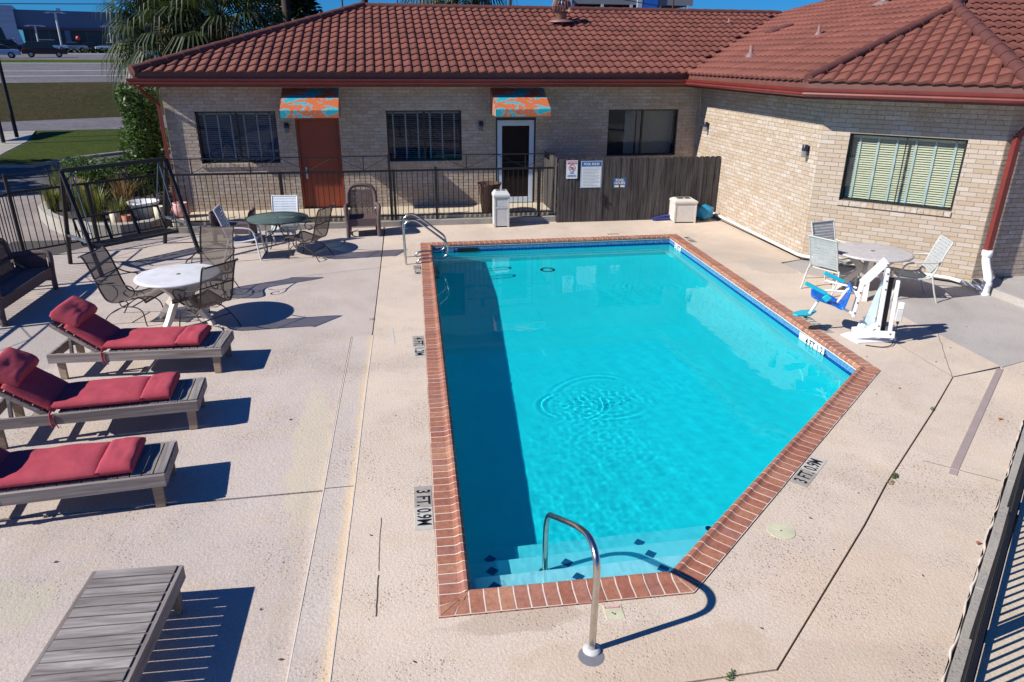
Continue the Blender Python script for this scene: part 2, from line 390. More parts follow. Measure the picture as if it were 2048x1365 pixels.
    def build(s, name, mat, parent=None, bevel=0, fix=True):
        me = bpy.data.meshes.new(name); me.from_pydata(s.v, [], s.f); me.polygons.foreach_set('use_smooth', s.sm); me.update()
        if fix and len(s.f) < 60000:
            b = bmesh.new(); b.from_mesh(me); bmesh.ops.recalc_face_normals(b, faces=b.faces); b.to_mesh(me); b.free()
        me.materials.append(mat)
        o = bpy.data.objects.new(name, me); link(o, parent)
        if bevel:
            md = o.modifiers.new('bevel', 'BEVEL'); md.width = bevel; md.segments = 2; md.limit_method = 'ANGLE'
        return o
def cr(pts, sub=6):
    P = [Vector(p) for p in pts]; out = []
    for i in range(len(P) - 1):
        p0 = P[max(i - 1, 0)]; p1 = P[i]; p2 = P[i + 1]; p3 = P[min(i + 2, len(P) - 1)]
        for j in range(sub):
            t = j / sub
            out.append(.5 * ((2 * p1) + (p2 - p0) * t + (2 * p0 - 5 * p1 + 4 * p2 - p3) * t * t + (3 * p1 - p0 - 3 * p2 + p3) * t ** 3))
    out.append(P[-1]); return out
def boxpart(name, x0, x1, y0, y1, z0, z1, mat, parent, bevel=0): return MB().box(x0, x1, y0, y1, z0, z1).build(name, mat, parent, bevel)
def copy_tree(o, parent=None):
    c = o.copy(); COL.objects.link(c); c.parent = parent
    for ch in list(o.children): copy_tree(ch, c)
    return c
def dup(root, loc, rz, label=None, group=None):
    r = copy_tree(root); r.location = loc; r.rotation_euler = (0, 0, R(rz))
    if label: r['label'] = label
    if group: r['group'] = group
    return r
UNIT = {}
def unit_box(mat):
    if mat.name not in UNIT:
        me = bpy.data.meshes.new('unit_' + mat.name); b = MB().box(-.5, .5, -.5, .5, -.5, .5); me.from_pydata(b.v, [], b.f); me.materials.append(mat); UNIT[mat.name] = me
    return UNIT[mat.name]
def ubox(name, mat, c, d, parent, rz=0):
    o = bpy.data.objects.new(name, unit_box(mat)); link(o, parent); o.location = c; o.scale = d; o.rotation_euler = (0, 0, rz); return o
def text(s, size, mat, M, parent, ext=.001, name='lettering', sx=1, align='CENTER'):
    cu = bpy.data.curves.new(name, 'FONT'); cu.body = s; cu.size = size; cu.align_x = align; cu.align_y = 'CENTER'; cu.extrude = ext; cu.offset = size * .018
    cu.materials.append(mat); tmp = bpy.data.objects.new('tmp', cu); COL.objects.link(tmp); bpy.context.view_layer.update()
    me = bpy.data.meshes.new_from_object(tmp.evaluated_get(bpy.context.evaluated_depsgraph_get())); bpy.data.objects.remove(tmp); o = bpy.data.objects.new(name, me); link(o, parent); o.matrix_local = M @ Matrix.Diagonal((sx, 1, 1, 1)); return o
def frame(o, ang):      # local x along the wall, y into the wall
    return Matrix.Translation(o) @ Matrix.Rotation(R(ang), 4, 'Z')

def polyslab(name, poly, z0, z1, mat, parent=None, kind='structure'):
    o = MB().prism(poly, z0, z1).build(name, mat, parent)
    if parent is None: tag(o, kind=kind)
    return o
def zleft(x, y): return -.14 * max(0, min(1, (9.7 - y) / 6.2)) if y < 9.7 else 0

# ---------------------------------------------------------------- ground and decks
gb = MB()
for x0_, x1_, y0_, y1_ in ((-900, -.9, -900, 1500), (8.6, 900, -900, 1500), (-.9, 8.6, -900, 3.0), (-.9, 8.6, 16.2, 1500)): gb.quad((x0_, y0_, -.36), (x1_, y0_, -.36), (x1_, y1_, -.36), (x0_, y1_, -.36))
ground = gb.build('ground', M_DRIVE); tag(ground, kind='structure')
OUT = [(0.63, 14.935), (6.39, 14.92), (6.09, 7.36), (2.08, 3.91), (0.19, 3.97)]     # outer coping outline
def inset(poly, d):
    n = len(poly); out = []
    for i in range(n):
        p0, p1, p2 = Vector(poly[i - 1]), Vector(poly[i]), Vector(poly[(i + 1) % n])
        d1 = (p1 - p0).normalized(); d2 = (p2 - p1).normalized()
        n1 = Vector((d1.y, -d1.x)); n2 = Vector((d2.y, -d2.x)); b = (n1 + n2); b /= b.dot(n1)
        out.append(tuple(p1 + b * d))
    return out      # clockwise polygon: the right-hand normal points inwards
CWK = .925
INN = inset(OUT, .27 * CWK)
E0 = inset(OUT, -.002)
LE = [(-.12, 15.83), (-.22, 12.5), (-.32, 9.62), (-.40, 7.6), (-.455, 5.83), (-.545, 3.53), (-.62, 1.2), (-.8, -6)]   # left edge of the upper deck
def lex(y):
    for (x0, y0), (x1, y1) in zip(LE, LE[1:]):
        if y0 >= y >= y1: return x0 + (x1 - x0) * (y - y0) / (y1 - y0)
    return LE[0][0] if y > LE[0][1] else LE[-1][0]
J = (2.33, 3.15)
deck = bpy.data.objects.new('pool_deck', None); link(deck); tag(deck, kind='structure')
g_ = .006
polyslab('slab', [(-.11, 15.83), (-.08, 16.62), (8.03, 16.62), (8.03, 12.52), (7.5, 12.35), (7.5, 11.6), (7.765, 11.3), (7.765, 8.43), (7.73, 7.24), (6.87, 7.05), (6.38, 7.40), E0[2][:2], E0[1], E0[0]][::-1], -.2, 0, M_DECK, deck)
polyslab('slab', [E0[0], E0[4], (lex(3.98) + .003, 3.98)] + [(x + g_ * .5, y) for x, y in LE[4:0:-1]] + [(-.11, 15.83)], -.2, 0, M_DECK, deck)
polyslab('slab', [E0[4], E0[3], E0[2], (6.38, 7.40), (6.865, 7.045), (5.985, 6.285), (4.465, 5.015), (3.855, 4.465), (J[0] - .005, J[1] + .008), (lex(3.16) + .003, 3.16), (-.542, 3.53), (lex(3.98) + .003, 3.98)], -.2, 0, M_DECK, deck)
polyslab('slab', [(lex(3.146) + .003, 3.146), (J[0] - .004, J[1] - .006), (2.40, 3.06), (2.9, 2.6), (2.9, -5), (-.775, -5), (-.617, 1.2)], -.2, 0, M_DECK, deck)
polyslab('slab', [(J[0] + .006, J[1]), (3.868, 4.455), (4.475, 5.003), (6.0, 6.275), (6.875, 7.035), (7.73, 7.2), (8.6, 7.46), (6.83, 5.93), (3.31, 2.88), (2.9, 2.52)], -.2, -.001, M_DECK, deck)
polyslab('slab', [(7.776, 11.3), (7.52, 11.6), (7.52, 12.3), (8.03, 12.5), (10.06, 10.47), (17, 10.47), (17, 3), (10, 3), (8.61, 7.47), (7.74, 7.215), (7.776, 8.43)], -.2, -.002, M_GREY, deck)
MB().prism([(-.70, -6), (-.03, 16.62), (.63, 14.9), (.19, 3.95), (2.08, 3.88), (6.1, 7.3), (6.42, 14.9), (.63, 15.0), (-.03, 16.61), (8.03, 16.62), (10.06, 10.47), (17, 10.47), (8.6, 7.4), (2.9, 2.4), (2.9, -6)], -.21, -.03).build('joint_bed', M_JOINT, deck)

# left (lower) deck, gently sloping
lm = MB(); ys = [17.0, 15.9, 14, 12, 10.5, 9.7, 8.5, 7, 5.86]
def lowpiece(ylist, xl):
    b = MB(); rows = []
    for y in ylist:
        xr = (lex(y) - .012) if y > 9.64 else (lex(y) - .29 + .003)
        rows.append((xl(y), xr, y))
    for (a0, a1, ya), (b0, b1, yb) in zip(rows, rows[1:]):
        za, zb = zleft(0, ya), zleft(0, yb)
        b.quad((a0, ya, za), (b0, yb, zb), (b1, yb, zb), (a1, ya, za)); b.quad((a1, ya, za), (b1, yb, zb), (b1, yb, zb - .1), (a1, ya, za - .1))
    for (x0, x1, y), s_ in ((rows[0], 0), (rows[-1], 0)):
        b.quad((x0, y, zleft(0, y)), (x1, y, zleft(0, y)), (x1, y, -.3), (x0, y, -.3))
    return b
xl = lambda y: max(-7.2, -7.2 if y < 14.8 else -7.2 + (y - 14.8) * 1.09)
lowd = bpy.data.objects.new('lower_deck', None); link(lowd); tag(lowd, kind='structure')
lowpiece([16.98, 15.9, 14, 12, 10.5, 9.7, 8.5, 7, 5.884], xl).build('slab', M_LEFT, lowd, fix=False)
lowpiece([5.858, 4.5, 3.5, 2, 0, -6], lambda y: -8).build('slab', M_LEFT, lowd, fix=False)
MB().quad((-8, -6, -.2), (0, -6, -.2), (0, 16.6, -.06), (-8, 16.6, -.06)).build('joint_bed', M_JOINT, lowd)
# tread strip between the two decks
def ztread(y): return .5 * zleft(0, y)
b = MB()
for y0, y1 in ((9.64, 5.84), (5.83, 3.1), (3.09, -6)):
    for ya, yb in ((y0, (y0 + y1) / 2), ((y0 + y1) / 2, y1)):
        xa, xb = lex(ya), lex(yb)
        b.quad((xa - .285, ya, ztread(ya) + .004), (xb - .285, yb, ztread(yb) + .004), (xb, yb, ztread(yb) + .004), (xa, ya, ztread(ya) + .004))
        b.quad((xa - .285, ya, ztread(ya) + .004), (xb - .285, yb, ztread(yb) + .004), (xb - .285, yb, -.3), (xa - .285, ya, -.3))
    b.quad((lex(y0) - .285, y0, ztread(y0) + .004), (lex(y0), y0, ztread(y0) + .004), (lex(y0), y0, -.3), (lex(y0) - .285, y0, -.3))
o = b.build('step_tread', M_STRIP, None); tag(o, kind='structure')

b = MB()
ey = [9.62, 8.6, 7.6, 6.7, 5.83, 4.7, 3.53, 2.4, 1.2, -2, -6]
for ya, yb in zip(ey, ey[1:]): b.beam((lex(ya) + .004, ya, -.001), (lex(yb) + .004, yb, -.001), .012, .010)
o = b.build('painted_sunlit_edge', simple('sunlit_edge_colour', (.66, .58, .48), .8), deck)  # pale strip paints the sunlit riser face along the upper deck edge
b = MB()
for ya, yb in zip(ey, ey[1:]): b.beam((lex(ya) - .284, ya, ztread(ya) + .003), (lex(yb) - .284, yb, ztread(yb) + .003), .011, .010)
b.build('painted_sunlit_edge', bpy.data.materials['sunlit_edge_colour'], lowd)  # same painted sunlight along the left edge of the tread
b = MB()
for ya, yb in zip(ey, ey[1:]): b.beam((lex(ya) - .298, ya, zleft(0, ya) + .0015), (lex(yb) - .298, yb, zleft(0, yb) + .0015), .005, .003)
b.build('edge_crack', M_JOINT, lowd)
# cracks and small deck fittings
def strip(name, pts, wd, z, mat, parent, hgt=.003):
    b = MB()
    for p, q in zip(pts, pts[1:]): b.beam((p[0], p[1], z + hgt / 2), (q[0], q[1], z + hgt / 2), wd, hgt)
    return b.build(name, mat, parent)
def wander(p, q, n, amp):
    out = []
    for i in range(n + 1):
        t = i / n; out.append((p[0] + (q[0] - p[0]) * t + random.uniform(-amp, amp), p[1] + (q[1] - p[1]) * t + random.uniform(-amp, amp)))
    return out
strip('crack', wander((-.21, 5.24), (-.235, 4.55), 10, .004), .006, .0003, M_JOINT, deck, .0012)
strip('crack', wander((-.235, 4.5), (-.25, 4.06), 8, .003), .011, .0003, M_JOINT, deck, .0012)
strip('crack', wander((5.09, 5.32), (5.57, 4.87), 12, .008), .006, -.0006, M_JOINT, deck, .0012)
strip('crack', wander((7.765, 8.4), (6.87, 7.05), 14, .01), .006, .0003, M_JOINT, deck, .0012)
strip('crack', wander((6.87, 7.05), (6.93, 8.2), 12, .006), .004, .0003, M_JOINT, deck, .0012)
strip('crack', wander((-.1, 13.2), (-1.9, 12.7), 14, .02), .004, .0008, M_JOINT, lowd, .0012)

# kerb under the near fence, and the walk beyond it
kd = Vector((3.52, 3.05)).normalized(); kn = Vector((kd.y, -kd.x))
k0 = Vector((2.9, 2.52)) - kd * 4; k1 = Vector((6.83, 5.93)) + kd * 5
kerb = bpy.data.objects.new('fence_kerb', None); link(kerb); tag(kerb, kind='structure')
L = (k1 - k0).length; s_ = 0
while s_ < L:
    ln = min(1.9, L - s_); p = k0 + kd * s_ + kn * .02; q = k0 + kd * (s_ + ln - .012) + kn * .02
    MB().prism([tuple(p), tuple(q), tuple(q + kn * .115), tuple(p + kn * .115)][::-1], -.2, .012).build('kerb_block', M_KERB, kerb, .006); s_ += 1.9
b = MB(); pts = []
for i in range(141):
    t = i / 140; p = k0 + kd * (L * t) + kn * (random.uniform(-.008, .012)); pts.append((p.x, p.y, .003))
b.tube(pts, .012, 5, rs=[random.uniform(.0, .013) for _ in pts]); b.build('peeling_sealant', M_MORT, kerb)
p, q = k0 + kn * .136, k1 + kn * .136
polyslab('side_walk', [tuple(p), tuple(q), tuple(q + kn * 14), tuple(p + kn * 14)][::-1], -.3, -.02, M_WALK)

# ---------------------------------------------------------------- pool
pool = thing('swimming_pool', 'turquoise five sided swimming pool edged with terracotta coping bricks', 'swimming pool')
PROF = [(0, -.02), (0, .008), (.012, .013), (.165, .013), (.19, .020), (.215, .034), (.24, .034), (.262, .018), (.272, -.008), (.262, -.035), (.2, -.04)]
nb_total = 0
ncorner = len(OUT)
for i in range(ncorner):
    p0, p1 = Vector(OUT[i]), Vector(OUT[(i + 1) % ncorner]); q0, q1 = Vector(INN[i]), Vector(INN[(i + 1) % ncorner])
    d = (p1 - p0).normalized(); nrm = Vector((d.y, -d.x)); L = (p1 - p0).length
    lo1, hi1 = (q0 - p0).dot(d), (q1 - p0).dot(d)
    nb = round(L / .112); pit = L / nb
    for k_ in range(nb):
        s0, s1 = k_ * pit + .0058, (k_ + 1) * pit - .0058; vs = []; n_ = len(PROF); dz = random.uniform(-.0015, .0015); any_ = False
        for s__ in (s0, s1):
            for u, z in PROF:
                lo = lo1 * u / .27 + .003; hi = L + (hi1 - L) * u / .27 - .003; s2 = min(max(s__, lo), hi); u = u * CWK
                pp = p0 + d * s2 + nrm * u; vs.append((pp.x, pp.y, z + dz))
        wid = max((Vector(vs[a_]) - Vector(vs[a_ + n_])).length for a_ in range(n_))
        if wid < .012: continue
        fs = [tuple(range(n_))[::-1], tuple(range(n_, 2 * n_))] + [(a_, (a_ + 1) % n_, n_ + (a_ + 1) % n_, n_ + a_) for a_ in range(n_)]
        MB().add(vs, fs).build('coping_brick', M_COPE, pool); nb_total += 1
# mortar bed
b = MB(); A1, A2, A3 = inset(OUT, .001), inset(OUT, .255 * CWK), inset(OUT, .262 * CWK)
for i in range(ncorner):
    j = (i + 1) % ncorner
    lev = [(0, .0105), (.165, .0108), (.19, .0175), (.215, .031), (.24, .031), (.262, .0145), (.266, -.04)]
    for (u0, zp), (u1, zq) in zip(lev, lev[1:]):
        P, Q = inset(OUT, max(.001, u0 * CWK)), inset(OUT, u1 * CWK)
        b.quad((*P[i], zp), (*P[j], zp), (*Q[j], zq), (*Q[i], zq))
b.build('mortar', M_MORT, pool)
# shell: walls and sloping floor
def zfloor(y): return -.68 - .36 * max(0, min(1, (y - 5) / 7.5))
WALLP = inset(OUT, .252 * CWK)
b = MB(); xs = []
def clip_x(y):      # x-range of the inner pool at y
    xs = []
    for i in range(ncorner):
        (x0, y0), (x1, y1) = WALLP[i], WALLP[(i + 1) % ncorner]
        if abs(y1 - y0) > 1e-6 and min(y0, y1) - 1e-6 <= y <= max(y0, y1) + 1e-6: xs.append(x0 + (x1 - x0) * (y - y0) / (y1 - y0))
    return min(xs), max(xs)
yb = [WALLP[4][1]] + sorted({round(WALLP[3][1] + .002, 3), 4.5, 5.1, 6, 7, WALLP[2][1], 8.5, 10, 11.2, 12.4, 13.4}) + [WALLP[0][1] - .003]
yb = sorted(set(yb)); rows = []
for y in yb:
    a0, a1 = clip_x(min(max(y, WALLP[3][1] + .01 if y > 4.2 else y), min(WALLP[0][1], WALLP[1][1]) - .012)); rows.append((a0, a1, y))
cove = .22
for (a0, a1, ya), (b0, b1, yb_) in zip(rows, rows[1:]):
    za, zb = zfloor(ya), zfloor(yb_)
    b.quad((a0, ya, za), (a1, ya, za), (b1, yb_, zb), (b0, yb_, zb))
o = b.build('pool_floor', M_PFLOOR, pool); o.cycles.is_caustics_receiver = True; b = MB()
for i in range(ncorner):
    p0, p1 = WALLP[i], WALLP[(i + 1) % ncorner]; n_ = 12
    for k_ in range(n_):
        a_ = [p0[c] + (p1[c] - p0[c]) * k_ / n_ for c in (0, 1)]; c_ = [p0[c] + (p1[c] - p0[c]) * (k_ + 1) / n_ for c in (0, 1)]
        b.quad((*a_, -.045), (*c_, -.045), (*c_, zfloor(c_[1])), (*a_, zfloor(a_[1])))
shell = b.build('pool_wall', M_PWALL, pool)
shell.cycles.is_caustics_receiver = True
# steps
ST = [(-.21, 4.56), (-.365, 4.85), (-.52, 5.12)]
bd = MB()
for k_, (z, y1) in enumerate(ST):
    yy0 = WALLP[4][1]; x0a = clip_x(4.3)[0] + .001; x1a = clip_x(y1)[1] - .001
    poly = [(x0a, 4.17 + .02), (WALLP[3][0] - .001, WALLP[3][1] + .0015), (x1a, y1), (clip_x(y1)[0] + .001, y1)]
    
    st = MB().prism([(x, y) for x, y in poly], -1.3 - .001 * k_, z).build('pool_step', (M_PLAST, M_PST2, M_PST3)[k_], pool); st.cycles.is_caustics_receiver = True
def diamond(x, y, z, s=.055):
    o = MB().prism([(x - s, y), (x, y - s), (x + s, y), (x, y + s)], z, z + .003).build('diamond_tile', M_DTILE, pool); o.cycles.is_caustics_receiver = True
for x, y, z in ((.66, 4.44, ST[0][0]), (1.34, 4.44, ST[0][0]), (2.05, 4.42, ST[0][0]), (.68, 4.73, ST[1][0]), (1.32, 4.73, ST[1][0]), (2.06, 4.72, ST[1][0]), (.70, 4.99, ST[2][0]), (2.06, 4.99, ST[2][0])): diamond(x, y, z)
# waterline tiles on every wall
for i in range(ncorner):
    p0, p1 = Vector(WALLP[i]), Vector(WALLP[(i + 1) % ncorner]); d = (p1 - p0).normalized(); nrm = Vector((d.y, -d.x)); L = (p1 - p0).length
    for row, (z0, z1, mt) in enumerate(((-.115, -.042, M_LTILE), (-.195, -.122, M_BTILE))):
        b = MB(); n_ = int(L / .076)
        for k_ in range(n_):
            s0 = k_ * L / n_ + .003; s1 = (k_ + 1) * L / n_ - .003; pa = p0 + d * s0; pb = p0 + d * s1
            b.add([(*(pa), z0), (*(pb), z0), (*(pb), z1), (*(pa), z1), (*(pa + nrm * .006), z0), (*(pb + nrm * .006), z0), (*(pb + nrm * .006), z1), (*(pa + nrm * .006), z1)],
                  [(4, 5, 6, 7), (0, 4, 7, 3), (1, 2, 6, 5), (3, 7, 6, 2), (0, 1, 5, 4)])
        o = b.build('waterline_tiles', mt if i < 2 or row else M_LTILE, pool); tag(o, kind='stuff')
# depth plaques on the walls and deck
def mat3(xa, ya, o):
    xa, ya = Vector(xa).normalized(), Vector(ya).normalized(); za = xa.cross(ya)
    return Matrix(((xa.x, ya.x, za.x, o[0]), (xa.y, ya.y, za.y, o[1]), (xa.z, ya.z, za.z, o[2]), (0, 0, 0, 1)))
def plaque(M, wd, hg, txt, size, mat, name='depth_plaque', sx=.9, split=None):
    o = MB().box(-wd / 2, wd / 2, -hg / 2, hg / 2, 0, .004).build(name, mat, pool); o.matrix_local = M
    text(txt, size, M_BLACK, Matrix.Translation((0, 0, .0052)), o, .0006, sx=sx)
    return o
xr = lambda y: clip_x(y)[1] - .009
plaque(mat3((0, -1, 0), (0, 0, 1), (xr(8.45), 8.45, -.118)), .92, .15, '4 FT 1.2 M', .145, M_WTILE)
plaque(mat3((0, -1, 0), (0, 0, 1), (xr(14.15), 14.15, -.118)), .33, .15, '5 FT', .16, M_WTILE)
plaque(mat3((1, 0, 0), (0, 0, 1), (5.80, WALLP[0][1] - .009, -.118)), .42, .15, '1.5 M', .16, M_LTILE)
plaque(mat3((1, 0, 0), (0, 0, 1), (1.12, WALLP[0][1] - .009, -.118)), .40, .15, '5 FT', .16, M_LTILE)
sk = MB().box(-.22, .22, -.06, .06, 0, .01); o = sk.build('skimmer_opening', M_BLACK, pool); o.matrix_local = mat3((1, 0, 0), (0, 0, 1), (1.62, WALLP[0][1] - .012, -.135))
def deckplaque(p, q, txt, mats=(M_PLATED, M_PLATE)):     # p start, q end of the text run
    p, q = Vector(p), Vector(q); d = (q - p).normalized(); nn = Vector((-d.y, d.x)); L = (q - p).length; c = (p + q) / 2
    o = thing('depth_marker', 'depth marker', 'depth marker', (c.x, c.y, .0), math.degrees(math.atan2(d.y, d.x)))
    hw = .078
    MB().box(-L / 2, 0, -hw, hw, -.004, .0035).build('marker_tile', mats[0], o); MB().box(.002, L / 2, -hw, hw, -.004, .0035).build('marker_tile', mats[1], o)
    text(txt, .17, M_BLACK, Matrix.Translation((0, -.002, .0042)), o, .0004, sx=L * .95 / (.17 * .50 * len(txt)))
    return o
for (p, q, t, lb) in (((.165, 5.66), (.145, 5.00), '3 FT. 0.9M', 'worn three foot depth marker tiles set left of the pool beside the coping'),
                      ((.315, 9.50), (.300, 8.70), '4 FT. 1.2M', 'four foot depth marker tiles set in the deck left of the pool coping'),
                      ((.485, 13.22), (.475, 12.56), '5 FT. 1.5M', 'small five foot depth marker below the pool ladder rails'),
                      ((3.63, 5.12), (4.10, 5.53), '3 FT. 0.9M', 'three foot depth marker tiles beside the slanted pool edge'),
                      ((6.22, 8.69), (6.26, 9.50), '4 FT. 1.2M', 'worn four foot depth marker tiles beside the white pool lift'),
                      ((6.48, 14.13), (6.50, 14.68), '5 FT. 1.5M', 'five foot depth marker at the far right pool corner')):
    deckplaque(p, q, t)['label'] = lb; 
for o in [o for o in bpy.data.objects if o.name.startswith('depth_marker')]: o['group'] = 'depth markers around the pool'
o = thing('depth_marker', 'faint grey plate set in the deck beyond the far pool edge', 'depth marker', (4.98, 15.15, 0), 0, 'depth markers around the pool'); MB().box(-.14, .14, -.06, .06, -.004, .003).build('marker_tile', M_PLATED, o)
o = thing('no_diving_tile', 'cream no diving tile in the deck beside the near handrail', 'warning tile', (1.43, 3.825, 0), -4)
MB().box(-.068, .068, -.072, .072, -.004, .004).build('tile', M_LID, o, .002)
MB().box(-.056, .056, .035, .055, .0042, .005).build('red_band', M_SIGNR, o)
text('NO DIVING', .018, M_SIGNW, Matrix.Translation((0, .045, .0055)), o, .0003)
b = MB()
b.beam((-.015, .014, .005), (.006, -.012, .005), .007, .001); b.beam((.006, -.012, .005), (.012, .006, .005), .004, .001)
bb = b.build('pictogram', M_BLACK, o); bb.location = (0, -.018, 0)
# main drain, wall light
o = MB().lathe([(.11, 0), (.11, .02), (.15, .02), (.15, 0)], 24, (3.2, 13.95, zfloor(13.95) + .001), caps=False).build('main_drain', simple('teal_drain_ring', (.03, .16, .18), .6), pool)
o = MB().lathe([(.03, 0), (.03, .02), (.0, .02)], 14, (2.72, 5.0, -.42)).build('wall_fitting', M_DTILE, pool)
# water body with a rippled surface
WP = inset(OUT, .243 * CWK)
def wave(x, y):
    h = 0.0
    for (wx_, wy_, amp, ph) in WAVES: h = h + amp * np.sin(x * wx_ + y * wy_ + ph)
    return h
rng = np.random.RandomState(5); WAVES = []
for k_ in range(26):
    lam = rng.uniform(.09, .42); th = rng.uniform(0, 2 * np.pi); WAVES.append((2 * np.pi / lam * np.cos(th), 2 * np.pi / lam * np.sin(th), lam * .0007, rng.uniform(0, 6.3)))
NX, NY = 260, 500
yg = np.linspace(WP[4][1] + .0, WP[0][1], NY); yg[0] = min(WP[4][1], WP[3][1])
def wclip(y):
    xs = []
    for i in range(ncorner):
        (x0, y0), (x1, y1) = WP[i], WP[(i + 1) % ncorner]
        if abs(y1 - y0) > .2 and min(y0, y1) - .08 <= y <= max(y0, y1) + .08: xs.append(x0 + (x1 - x0) * (min(max(y, min(y0, y1)), max(y0, y1)) - y0) / (y1 - y0))
    return min(xs), max(xs)
V = np.zeros((NY, NX, 3))
for i, y in enumerate(yg):
    a0, a1 = wclip(y); V[i, :, 0] = np.linspace(a0, a1, NX); V[i, :, 1] = y
X, Y = V[..., 0], V[..., 1]
msk = .12 + .55 * np.exp(-(((X - 1.5) / 1.6) ** 2 + ((Y - 5.6) / 1.6) ** 2)) + .28 * np.exp(-(((X - 3.6) / 2) ** 2 + ((Y - 8) / 2.2) ** 2)) + .25 * np.exp(-(((X - 4) / 1.4) ** 2 + ((Y - 12) / .9) ** 2))
Z = wave(X, Y) * msk
FINE = []
for k_ in range(34):
    lam = rng.uniform(.055, .12); th = rng.uniform(0, 2 * np.pi); FINE.append((2 * np.pi / lam * np.cos(th), 2 * np.pi / lam * np.sin(th), lam * .0007, rng.uniform(0, 6.3)))
def fine(x, y):
    h = 0.0
    for (a_, b_, am, ph) in FINE: h = h + am * np.sin(x * a_ + y * b_ + ph + 1.3 * np.sin(x * 2.1 + ph) + 1.1 * np.sin(y * 2.7 + ph))
    return h
LOWF = sum(np.sin(X * a_ + Y * b_ + c_) for a_, b_, c_ in ((3.1, 1.2, 0), (-1.4, 2.9, 2), (2.2, -3.4, 4), (5.1, 2.0, 1))) / 4
fm = np.exp(-(((X - 1.75) / .34) ** 2 + ((Y - 7.72) / .42) ** 2)) * 1.1 + np.exp(-(((X - 2.3) / .45) ** 2 + ((Y - 7.95) / .35) ** 2)) * .8 + np.exp(-(((X - 1.9) / .5) ** 2 + ((Y - 6.75) / .5) ** 2)) * .55
fm += .42 * np.exp(-(((X - 1.2) / .9) ** 2 + ((Y - 5.4) / 1.0) ** 2)) + .22 * np.clip(LOWF, 0, 1) * np.exp(-(((X - 2.6) / 2.0) ** 2 + ((Y - 6.6) / 1.8) ** 2)) + .30 * np.exp(-(((X - 3.9) / .8) ** 2 + ((Y - 12.3) / .5) ** 2)) + .14 * np.clip(LOWF, 0, 1)
Z += fine(X, Y) * fm
for (cx_, cy_, am, r0_, wd_, lam) in ((1.72, 7.80, .0008, .40, .07, .10), (2.12, 7.95, .0005, .62, .12, .13), (1.95, 6.75, .00015, .45, .12, .11), (4.2, 12.4, .0002, .4, .2, .12)):
    r_ = np.hypot(X - cx_, (Y - cy_) * 1.05) * (1 + .10 * LOWF); th_ = np.arctan2(Y - cy_, X - cx_); Z += am * np.exp(-((r_ - r0_) / wd_) ** 2) * np.cos(2 * np.pi * r_ / lam) * np.clip(.55 + .7 * np.sin(2 * th_ + cx_ * 5) + .4 * np.sin(5 * th_ + cy_), 0, 1.2)
V[..., 2] = -.150 + Z
vt = V.reshape(-1, 3).tolist(); n0 = len(vt); fs = []
for i in range(NY - 1):
    for j in range(NX - 1):
        q_ = i * NX + j; fs.append((q_, q_ + 1, q_ + NX + 1, q_ + NX))
ring = [j for j in range(NX)] + [i * NX + NX - 1 for i in range(1, NY)] + [(NY - 1) * NX + j for j in range(NX - 2, -1, -1)] + [i * NX for i in range(NY - 2, 0, -1)]
base_ = len(vt); vt += [(vt[i][0], vt[i][1], -1.9) for i in ring]
for k_ in range(len(ring)): fs.append((ring[k_], base_ + k_, base_ + (k_ + 1) % len(ring), ring[(k_ + 1) % len(ring)])[::1])
fs.append(tuple(range(base_, base_ + len(ring)))[::-1])
me = bpy.data.meshes.new('pool_water'); me.from_pydata(vt, [], fs); sm = [True] * ((NY - 1) * (NX - 1)) + [False] * (len(ring) + 1); me.polygons.foreach_set('use_smooth', sm)
me.validate(); b = bmesh.new(); b.from_mesh(me); bmesh.ops.recalc_face_normals(b, faces=b.faces); b.to_mesh(me); b.free(); me.materials.append(M_WATER)
wat = bpy.data.objects.new('water', me); link(wat); tag(wat, kind='structure'); wat.cycles.is_caustics_caster = True

